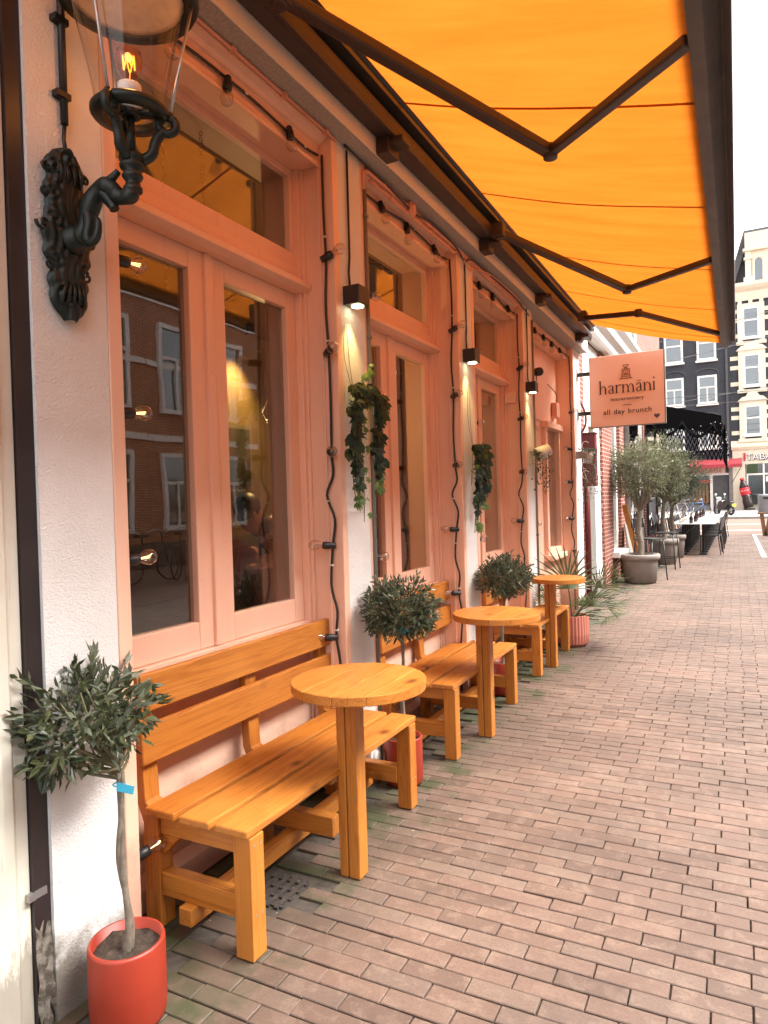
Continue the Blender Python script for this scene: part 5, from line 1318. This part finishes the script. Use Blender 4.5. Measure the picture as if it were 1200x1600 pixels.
cb = thing('cream_corner_building', 'tall dark brick building with cream stone bands and ornate window surrounds', 'building', (4, FY, 0))
MB().box(-.27, 9.5, FY, FY+10, 4.9, 17.0).build('wall', 'greybrick', cb)
box('ground_floor', 'creamstone', cb, -.27, .62, FY-.05, FY+10, .1, 4.899)
box('ground_floor', 'creamstone', cb, .62, 9.5, FY-.05, FY+10, 3.75, 4.898)
box('ground_floor', 'creamstone', cb, .62, 9.5, FY+.4, FY+10, .1, 3.749)
m = MB(); m.prism([(FY+.1,4.9),(FY-.15,4.9),(FY-.3,5.1),(FY-.3,5.3),(FY-.12,5.4),(FY-.12,5.62),(FY+.1,5.62)], (9.9,0,0), (-.35,0,0), (0,1,0), (0,0,1)); m.build('ledge', 'creamstone', cb)
m = MB(); m.prism([(FY+.1,16.7),(FY-.1,16.7),(FY-.15,17.1),(FY-.1,17.4),(FY-.35,17.6),(FY-.5,17.8),(FY-.5,18.05),(FY+.1,18.05)], (10.2,0,0), (-.5,0,0), (0,1,0), (0,0,1)); m.build('cornice', 'creamstone', cb)
for z0, z1 in ((13.75,16.1), (9.95,12.4), (6.05,8.35)):
    for xc in (1.25, 4.3, 7.4):
        f = sash_window(cb, xc-.56, xc+.56, z0, z1, FY-.06, 'whitepaint', True, .1)
        m = MB(); m.box(xc-.95,xc-.561,FY-.16,FY-.001,z0-.3,z1+.35); m.box(xc+.561,xc+.95,FY-.16,FY-.001,z0-.3,z1+.35); m.box(xc-.561,xc+.561,FY-.159,FY-.001,z1+.001,z1+.35); m.box(xc-1.05,xc+1.05,FY-.24,FY-.001,z0-.55,z0-.3)
        if z0 < 13:
            m.prism([(xc-1.1,z1+.351),(xc+1.1,z1+.351),(xc+.75,z1+.7),(xc+.5,z1+.75),(xc+.3,z1+1.05),(xc-.3,z1+1.05),(xc-.5,z1+.75),(xc-.75,z1+.7)], (0,.2,0), (0,FY-.25,0))
        else:
            for dx in (-.75,0,.75): m.box(xc+dx-.14,xc+dx+.14,FY-.18,FY-.001,z1+.351,z1+.62)
        m.build('surround', 'creamstone', f)
    for zb in (z0+.05, z0+(z1-z0)*.55, z1-.35):
        box('stone_band', 'creamstone', cb, -.28, 9.5, FY-.04, FY-.001, zb, zb+.32)
m = MB(); m.prism([(-.4,18.051),(9.6,18.051),(9.0,22.5),(.9,22.5)], (0,7,0), (0,FY+.8,0)); m.build('mansard_roof', 'slate', cb)
m = MB(); m.box(.95,3.6,FY-.1,FY+1.5,20.6,22.0); m.box(.95,1.35,FY-.14,FY+1.4,18.051,20.6); m.box(1.35,3.2,FY-.02,FY+1.4,18.051,20.6); m.box(3.2,3.6,FY-.14,FY+1.4,18.051,20.6)
m.box(.85,1.45,FY-.22,FY+.2,19.9,20.05); m.box(.8,3.75,FY-.25,FY+1.6,20.55,20.75); m.box(.82,1.5,FY-.2,FY+.2,18.052,18.5)
dm = m.build('dormer', 'creamstone', cb)
MB().prism([(1.62+.0,18.2),(2.12,18.2),(2.12,19.6)]+[(1.87+.25*math.cos(a), 19.6+.3*math.sin(a)) for a in [math.pi*i/8 for i in range(1,8)]]+[(1.62,19.6)], (0,.02,0), (0,FY-.06,0)).build('dormer_pane', 'pane_far', dm)
m = MB(); m.tube([(1.52,FY-.05,18.2),(1.52,FY-.05,19.6)]+[(1.87+.35*math.cos(a), FY-.05, 19.6+.4*math.sin(a)) for a in [math.pi-math.pi*i/8 for i in range(1,8)]]+[(2.22,FY-.05,19.6),(2.22,FY-.05,18.2)], .1, 6); m.build('dormer_arch', 'creamstone', dm)
m = MB(); m.prism([(-.2,18.06),(.1,18.06),(1.0,20.9),(1.0,21.2),(.2,19.9)], (0,1.5,0), (0,FY+.2,0)); m.build('roof_wing', 'slate', cb)
box('sign_strip', 'redsign', cb, .52, .66, FY-.13, FY-.06, 4.02, 4.62)
text('TABAKS', .72, (.75, FY-.11, 4.01), (1,0,0), (0,0,1), 'black', cb, depth=.04, spacing=1.0)
text('TABAKS', .72, (.70, FY-.16, 4.06), (1,0,0), (0,0,1), 'whiteink', cb, depth=.06, spacing=1.0)
for k in range(4):
    x0 = .70+k*1.15
    f = MB().box(x0,x0+.12,FY-.02,FY+.399,.1,3.74).box(x0+.12,x0+1.15,FY-.019,FY+.398,2.85,2.98).build('shop_window', 'whitepaint', cb)
    MB().box(x0+.121,x0+1.149,FY+.2,FY+.21,.5,2.849).build('pane', 'pane_far', f); MB().box(x0+.121,x0+1.149,FY+.2,FY+.21,2.981,3.74).build('pane', 'pane_far', f)
box('poster', 'palm', cb, .72, 1.5, FY-.05, FY-.025, 3.0, 3.7)
box('notice', 'whiteink', cb, 2.05, 2.7, FY+.15, FY+.19, 2.3, 2.75)
m = MB()
bt = thing('giant_bottle', 'giant dark cola bottle with red label leaning by the tobacco shop', 'bottle', (.75, FY-.6, .15))
m.lathe([(0,0),(.30,.0),(.36,.08),(.36,.55),(.31,.80),(.34,1.05)], (.82,FY-.6,.28), 20, (-.2,0,1)); m.build('lower_body', 'cola', bt, True)
MB().lathe([(.345,1.0501),(.36,1.1),(.36,1.6),(.35,1.62)], (.82,FY-.6,.28), 20, (-.2,0,1), cap=False).build('bottle_label', 'colalabel', bt, True)
MB().lathe([(.35,1.621),(.30,1.8),(.17,2.1),(.13,2.2),(0,2.2)], (.82,FY-.6,.28), 20, (-.2,0,1)).build('neck', 'cola', bt, True)
MB().lathe([(.15,2.201),(.15,2.4),(0,2.4)], (.82,FY-.6,.28), 16, (-.2,0,1)).build('cap', 'colalabel', bt, True)
text('Coca-Cola', .135, (.28, FY-.985, 1.54), (.98,0,.2), (-.2,0,.98), 'whiteink', bt, depth=.02)
MB().lathe([(0,0),(.4,0),(.4,.14),(0,.14)], (.84,FY-.6,.1), 16).build('stand', 'blackmetal', bt)
# far background houses closing the street sides
fh = thing('far_house', 'pale house front far up the cross street on the right', 'house', (14, 66, 0))
MB().box(9.6, 22, FY+1, FY+11, .1, 15).build('wall', 'farbrick', fh)
for z0 in (2, 5.5, 9):
    for xc in (11.5, 14, 16.5, 19): sash_window(fh, xc-.6, xc+.6, z0, z0+2.2, FY+1)
fh = thing('far_house', 'brown brick house beyond the grey building on the left', 'house', (-16, 66, 0))
MB().box(-24, -9.51, FY+.5, FY+11, .1, 16).build('wall', 'farbrick', fh)
fh = thing('side_house', 'red brick house on the corner past the black awning', 'house', (-8, 50, 0))
MB().box(-12.5, -6.4, 44.6, 56, .1, 14).build('wall', 'redbrick', fh)
for z0 in (1.0, 4.5, 8.2):
    for yc in (46.5, 49.5, 52.5):
        f = MB().box(-6.4,-6.32,yc-.6,yc+.6,z0,z0+2.2).build('window', 'whitepaint', fh)
        MB().box(-6.32,-6.31,yc-.5,yc+.5,z0+.1,z0+2.1).build('pane', 'pane_far', f)

# bin, wooden post frame, wires
bn = thing('litter_bin', 'grey metal litter bin on the far pavement by the tobacco shop', 'bin', (1.95, 51.5, .1))
MB().lathe([(.52,.1),(.55,.15),(.55,1.15),(.58,1.16),(.58,1.24),(.5,1.32),(0,1.34)], (1.75,51.5,0), 24).build('body', 'binmetal', bn, True)
MB().box(1.5,2.0,50.93,50.96,1.0,1.13).build('slot', 'black', bn)
wpf = thing('wooden_stand', 'brown wooden trestle legs standing on the pavement at the right edge', 'trestle', (.85, 26.3, 0))
for a, b in ((.72,.80), (.98,.84)): MB().bar((a,26.3,.72),(b,26.3,-.005),.12,.12).build('leg', 'postwood', wpf)
MB().box(.60,2.2,26.2,26.4,.72,.78).build('plank', 'postwood', wpf)
for i, (p, q) in enumerate((((-14,40,8.0),(22,56,17.5)), ((-14,40,7.0),(22,57,15.6)), ((-16,47,6.0),(24,60,11.6)), ((-20,50,8.0),(26,50,7.9)), ((-20,50,7.4),(26,50,7.3)))):
    lb_ = ['upper rising tram wire', 'lower rising tram wire', 'faint slanting wire before the grey house', 'upper level tram wire over the crossing', 'lower level tram wire over the crossing'][i]
    t = thing('overhead_wire', lb_+' at the street end', 'wire', p, 'overhead wires at the crossing'); MB().tube([p, q], .018, 5).build('cable', 'wire', t)

# ------------------------------------------------------------------ bicycles and motorbike
def make_bike(label, loc, rz, frame='blackmetal', grp='parked bicycles'):
    t = thing('bicycle', label, 'bicycle', loc, grp); t.rotation_euler.z = rz
    for x in (-.52, .52):
        w_ = MB().torus((x,0,.34), .325, .018, (0,1,0), 24, 6).build('wheel', 'rubber', t, True, local=True)
        m = MB()
        for k in range(10):
            a = 2*math.pi*k/10; m.tube([(x,0,.34),(x+.31*math.cos(a),0,.34+.31*math.sin(a))], .003, 3)
        m.build('spokes', 'steel', w_, local=True)
    m = MB(); bb = (-.08,0,.29); st = (-.2,0,.78); hd = (.36,0,.82)
    for a, b in ((bb,st),(bb,(.40,0,.68)),(st,hd),(bb,(-.52,0,.34)),(st,(-.52,0,.34)),(hd,(.52,0,.34)),(st,(-.22,0,.92)),(hd,(.33,0,1.02))): m.tube([a,b], .016, 6)
    m.build('frame', frame, t, True, local=True)
    MB().tube(smooth_path([(.18,-.28,1.0),(.32,-.18,1.06),(.34,0,1.03),(.32,.18,1.06),(.18,.28,1.0)]), .012, 6).build('handlebar', 'steel', t, True, local=True)
    MB().prism([(-.36,-.09),(-.30,-.1),(-.06,-.02),(-.06,.02),(-.30,.1),(-.36,.09)], (0,0,.06), (0,0,.93), (1,0,0), (0,1,0)).build('saddle', 'black', t, bevel=.015, local=True)
    MB().bar((-.65,0,.72),(-.3,0,.72),.14,.02).build('carrier', 'blackmetal', t, local=True)
    return t
make_bike('pale blue bicycle parked on the far pavement before the massage shop', (-2.3, 47.5, .1), .2, 'bluepaint', 'bicycles on the far pavement')
make_bike('white bicycle parked on the far pavement before the massage shop', (-3.3, 48.0, .1), -.3, 'whitepaintgloss', 'bicycles on the far pavement')
make_bike('black bicycle parked behind the dining tables', (-2.6, 46.2, .1), 1.3, 'blackmetal', 'bicycles on the far pavement')
mb = thing('motorbike', 'black motorbike with yellow plate parked at the kerb by the massage shop', 'motorbike', (-.75, 47.6, .1))
mb.rotation_euler.z = 2.2
for x in (-.68, .68):
    w_ = MB().torus((x,0,.31), .24, .075, (0,1,0), 22, 8).build('wheel', 'rubber', mb, True, local=True); MB().lathe([(0,-.05),(.12,-.05),(.12,.05),(0,.05)], (x,0,.31), 14, (0,1,0)).build('hub', 'steel', w_, True, local=True)
MB().prism([(-.3,.35),(.35,.32),(.42,.62),(.3,.9),(.05,.95),(-.1,.78),(-.62,.82),(-.78,.9),(-.85,.82),(-.55,.66)], (0,.34,0), (0,-.17,0)).build('body', 'blackmetal', mb, bevel=.05, local=True)
MB().prism([(-.05,.80),(-.6,.84),(-.75,.93),(-.55,.95),(-.1,.90)], (0,.28,0), (0,-.14,0)).build('seat', 'black', mb, bevel=.03, local=True)
MB().tube([(.42,-.1,.9),(.68,-.09,.31)], .03, 8).tube([(.42,.1,.9),(.68,.09,.31)], .03, 8).build('fork', 'steel', mb, True, local=True)
MB().tube([(.26,-.38,1.08),(.38,-.2,1.04),(.4,0,1.0),(.38,.2,1.04),(.26,.38,1.08)], .018, 8).build('handlebar', 'blackmetal', mb, True, local=True)
for s in (-1, 1):
    MB().tube([(.34,s*.26,1.05),(.33,s*.3,1.25)], .008, 5).sphere((.33,s*.31,1.30), .07, 10, 6, (.4,1,.8)).build('mirror', 'whitepaintgloss', mb, True, local=True)
MB().box(-.98,-.96,-.12,.12,.55,.7).build('number_plate', 'yellowplate', mb, local=True)
MB().prism([(.45,.7),(.55,.75),(.5,1.15),(.42,1.1)], (0,.3,0), (0,-.15,0)).build('headlight_cowl', 'whitepaintgloss', mb, bevel=.04, local=True)

# ------------------------------------------------------------------ inside the cafe
pd = thing('pendant_lamp', 'lit bulb in a wire cage hanging inside behind the nearest window', 'pendant lamp', (-2.95, 4.01, 2.16))
bx_, by_, bz_ = -2.95, 4.01, 2.16
MB().lathe([(.012,.05),(.02,.03),(.032,-.01),(.03,-.035),(.015,-.055),(0,-.06)], (bx_,by_,bz_), 14, cap=False).build('bulb', 'bulb_off', pd, True)
MB().sphere((bx_,by_,bz_-.01), .012, 8, 6, (1,1,1.6)).build('filament', 'filament', pd)
MB().lathe([(0,.05),(.022,.05),(.022,.11),(0,.12)], (bx_,by_,bz_), 12).build('socket', 'black', pd, True)
m = MB()
for k in range(6):
    a = math.pi*k/3; m.tube([(bx_+.022*math.cos(a),by_+.022*math.sin(a),bz_+.06),(bx_+.075*math.cos(a),by_+.075*math.sin(a),bz_-.03),(bx_+.04*math.cos(a),by_+.04*math.sin(a),bz_-.09)], .002, 4)
m.build('cage', 'blackmetal', pd); MB().tube([(bx_,by_,bz_+.11),(bx_,by_,3.3)], .004, 5).build('cord', 'black', pd)
l = D.lights.new('pendant_light', 'POINT'); l.energy = 7; l.color = (1,.6,.22); l.shadow_soft_size = .03; lo = D.objects.new('pendant_light', l); COL.objects.link(lo); lo.parent = pd; lo.location = (0,0,-.1)
pc = thing('framed_picture', 'framed dark poster on the mustard wall inside', 'picture', (-4.59, 5.62, 2.0))
f_ = MB().box(-4.598,-4.57,5.42,5.86,1.62,2.32).build('frame', 'frame_gold', pc); MB().box(-4.5695,-4.566,5.46,5.82,1.67,2.27).build('print', 'print', f_)
dl = thing('picture_light', 'small ceiling spot throwing a warm glow on the inside wall', 'spotlight', (-4.35, 5.6, 3.25))
MB().lathe([(0,0),(.04,0),(.05,-.1),(0,-.1)], (-4.35,5.6,3.298), 12).build('housing', 'blackmetal', dl, True)
l = D.lights.new('wall_spot', 'SPOT'); l.energy = 30; l.color = (1,.66,.25); l.spot_size = R(80); l.spot_blend = .9; l.shadow_soft_size = .04; lo = D.objects.new('wall_spot', l); COL.objects.link(lo); lo.parent = dl; lo.location = (0,0,-.08); lo.rotation_euler = (0, R(12), 0)
pd2 = thing('pendant_lamp', 'lit round bulb hanging behind the transom of the nearest window', 'pendant lamp', (-2.7, 2.55, 3.0))
MB().sphere((-2.75,2.45,3.02), .035, 12, 8).build('bulb', 'lens', pd2, True); MB().tube([(-2.75,2.45,3.05),(-2.75,2.45,3.3)], .004, 5).build('cord', 'black', pd2)
for y0, nm in ((2.02,'left'),(2.18,'middle'),(2.42,'right')):
    c = thing('hanging_chain', f'thin chain hanging inside the nearest window, {nm} of three', 'chain', (-2.12, y0, 3.3), 'chains inside the nearest window'); m = MB()
    for i in range(34): m.torus((-2.12,y0,3.25-i*.026), .010, .0026, (1,0,0) if i % 2 else (0,1,0), 8, 4)
    m.build('links', 'brownmetal', c)
def person(label, loc, J, E_, mat, head, hair_mat, facing, shoulder_z):
    t = thing('person', label, 'person', loc)
    me = D.meshes.new('body'); me.from_pydata([j[:3] for j in J], E_, []); o = D.objects.new('body', me); COL.objects.link(o); o.parent = t
    mt, nt, out = newmat('clothed_body'); g = N(nt, 'ShaderNodeTexCoord'); sp = N(nt, 'ShaderNodeSeparateXYZ'); nt.links.new(g.outputs['Object'], sp.inputs[0])
    c = mixc(nt, ramp(nt, sp.outputs['Z'], [(min(shoulder_z/2, .99), 0.), (min(shoulder_z/2+.003, 1), 1.)]), mat, (.42,.22,.15))
    mpz = N(nt, 'ShaderNodeMath', operation='MULTIPLY'); mpz.inputs[1].default_value = .5; nt.links.new(sp.outputs['Z'], mpz.inputs[0])
    rmp = [n for n in nt.nodes if n.type == 'VALTORGB'][0]; nt.links.new(mpz.outputs[0], rmp.inputs[0])
    prin(nt, out, c, .75); me.materials.append(mt)
    sk = o.modifiers.new('skin', 'SKIN'); 
    for i, j in enumerate(J):
        me.skin_vertices[0].data[i].radius = (j[3], j[4] if len(j) > 4 else j[3])
    me.skin_vertices[0].data[0].use_root = True
    sb_ = o.modifiers.new('sub', 'SUBSURF'); sb_.levels = 2; sb_.render_levels = 2
    h = Vector(head); f = Vector(facing).normalized(); sd_ = f.cross(Vector((0,0,1))).normalized()
    m = MB(); m.sphere(h, .1, 16, 12, (.82,.82,1.15)); 
    m.sphere(h+f*.088+Vector((0,0,-.01)), .018, 8, 6, (1,1,1.4)); m.sphere(h+sd_*.085, .022, 8, 6, (.5,.8,1.3)); m.sphere(h-sd_*.085, .022, 8, 6, (.5,.8,1.3)); m.sphere(h+f*.05+Vector((0,0,-.085)), .045, 10, 6)
    hd = m.build('head', 'skin', t, True, local=True)
    m = MB()
    for s in (-1,1): m.sphere(h+f*.078+sd_*s*.032+Vector((0,0,.012)), .011, 8, 5); m.bar(h+f*.085+sd_*(s*.032-.018)+Vector((0,0,.035)), h+f*.085+sd_*(s*.032+.018)+Vector((0,0,.035)), .006, .006)
    m.build('eye', 'hair', hd, True, local=True)
    MB().bar(h+f*.086-sd_*.025+Vector((0,0,-.06)), h+f*.086+sd_*.025+Vector((0,0,-.06)), .008, .007).build('mouth', 'redsign', hd, local=True)
    m = MB(); m.sphere(h-f*.022+Vector((0,0,.035)), .108, 16, 10, (.88,.88,1.02))
    if hair_mat == 'long': m.sphere(h-f*.05+Vector((0,0,-.09)), .11, 12, 8, (.8,.9,1.5))
    m.build('hair', 'hair', t, True, local=True)
    return t
MJ = [(0,0,.55,.13,.15),(0.0,.01,.80,.12,.15),(.02,.03,1.02,.13,.17),(.03,.05,1.14,.075,.09),(.04,.07,1.22,.05),
      (.03,-.14,1.10,.07),(.12,-.16,.90,.05),(.26,-.05,.84,.038),(.34,.0,.85,.022,.035),
      (.05,.20,1.09,.07),(.16,.36,.96,.052),(.30,.30,.84,.04),(.37,.25,.83,.022,.035),
      (.10,-.08,.50,.085),(.42,-.08,.50,.07),(.42,-.08,.12,.05),(.10,.10,.50,.085),(.42,.10,.50,.07),(.42,.10,.12,.05)]
ME = [(0,1),(1,2),(2,3),(3,4),(2,5),(5,6),(6,7),(7,8),(2,9),(9,10),(10,11),(11,12),(0,13),(13,14),(14,15),(0,16),(16,17),(17,18)]
person('seated man in a dusty pink shirt leaning forward behind the nearest window', (-3.0, 3.57, .03), MJ, ME, (.36,.17,.13), (.09,.12,1.37), 'short', (.5,.75,-.45), 1.16)
person('dark haired woman in a brown top sitting behind the window beside the man', (-2.70, 3.50, -.05), MJ, ME, (.13,.07,.065), (.06,.08,1.30), 'long', (.7,-.6,-.2), 1.12)
ct = thing('cafe_table', 'dark cafe table inside behind the nearest window', 'table', (-2.7, 4.1, 0))
MB().box(-2.98,-2.45,3.82,4.5,.74,.77).build('table_top', 'roomfloor', ct); MB().tube([(-2.7,4.15,.74),(-2.7,4.15,.02)], .04, 8).build('pedestal', 'blackmetal', ct)
for i, (px, py) in enumerate(((-2.97,3.57),(-2.70,3.50))):
    st = thing('cafe_stool', 'wooden stool under the seated man inside' if i == 0 else 'wooden stool under the seated woman inside', 'stool', (px,py,0)); MB().box(px-.18,px+.18,py-.14,py+.14,.40,.44).build('seat', 'roomfloor', st)
    for sx in (-1,1):
        for sy in (-1,1): MB().box(px+sx*.15-.02,px+sx*.15+.02,py+sy*.11-.02,py+sy*.11+.02,.02,.399).build('leg', 'roomfloor', st)

# ------------------------------------------------------------------ houses across the street (most mirrored in the panes; first two unseen, added to cut skylight)
OX = 9.5
specs = [(-14.0, -4.0, 'redbrick', 'unseen red brick row house across the street, behind the photographer'), (-3.99, 5.99, 'farbrick', 'unseen brown brick row house straight across from the cafe'), (6.0, 13.0, 'oppbrick', 'brown brick row house across the street, mirrored in the nearest window'), (13.01, 19.5, 'oppbrick', 'red brick row house with white bands across the street'),
         (19.51, 27.0, 'farbrick', 'brown brick row house across the street, second from the corner'), (27.01, 34.5, 'redbrick', 'red brick corner house across the street')]
for y0, y1, mt, lb_ in specs:
    h = thing('row_house', lb_, 'house', (OX+1, (y0+y1)/2, 0), 'row houses across the street')
    MB().box(OX, OX+6, y0, y1, -.05, 9.9).build('wall', mt, h)
    for zb in (3.3, 5.2, 6.9, 8.8): MB().box(OX-.05, OX-.001, y0+.02, y1-.02, zb, zb+.16).build('stone_band', 'whitepaint', h)
    MB().box(OX-.4, OX+.3, y0, y1, 9.901, 10.3).build('cornice', 'whitepaint', h)
    MB().box(OX-.07, OX-.0011, y0+.02, y1-.02, -.04, .6).build('plinth', 'slate', h)
    nw = 3
    for z0, z1 in ((.9,3.0), (4.0,6.4), (7.4,9.5)):
        for k in range(nw):
            yc = y0+(y1-y0)*(k+.5)/nw
            m = MB(); a, b = yc-.62, yc+.62
            m.box(OX-.10,OX+.05,a,a+.12,z0,z1); m.box(OX-.10,OX+.05,b-.12,b,z0,z1); m.box(OX-.099,OX+.05,a+.12,b-.12,z0,z0+.12); m.box(OX-.099,OX+.05,a+.12,b-.12,z1-.12,z1); m.box(OX-.098,OX+.05,a+.12,b-.12,z0+(z1-z0)*.6,z0+(z1-z0)*.6+.09); m.box(OX-.097,OX+.05,yc-.04,yc+.04,z0+.12,z0+(z1-z0)*.6)
            f = m.build('window', 'whitepaint', h)
            MB().box(OX-.04,OX-.03,a+.121,b-.121,z0+.121,z1-.121).build('pane', 'pane_far', f)
for i, yb in enumerate((8.6, 9.3, 10.1, 11.0, 11.8, 12.7, 14.5, 16.0)):
    make_bike(f'black bicycle parked across the street, {ordn[i]} of the row', (6.4+wob(.1), yb, 0), 1.2+wob(.5), 'blackmetal', 'bicycles parked across the street')
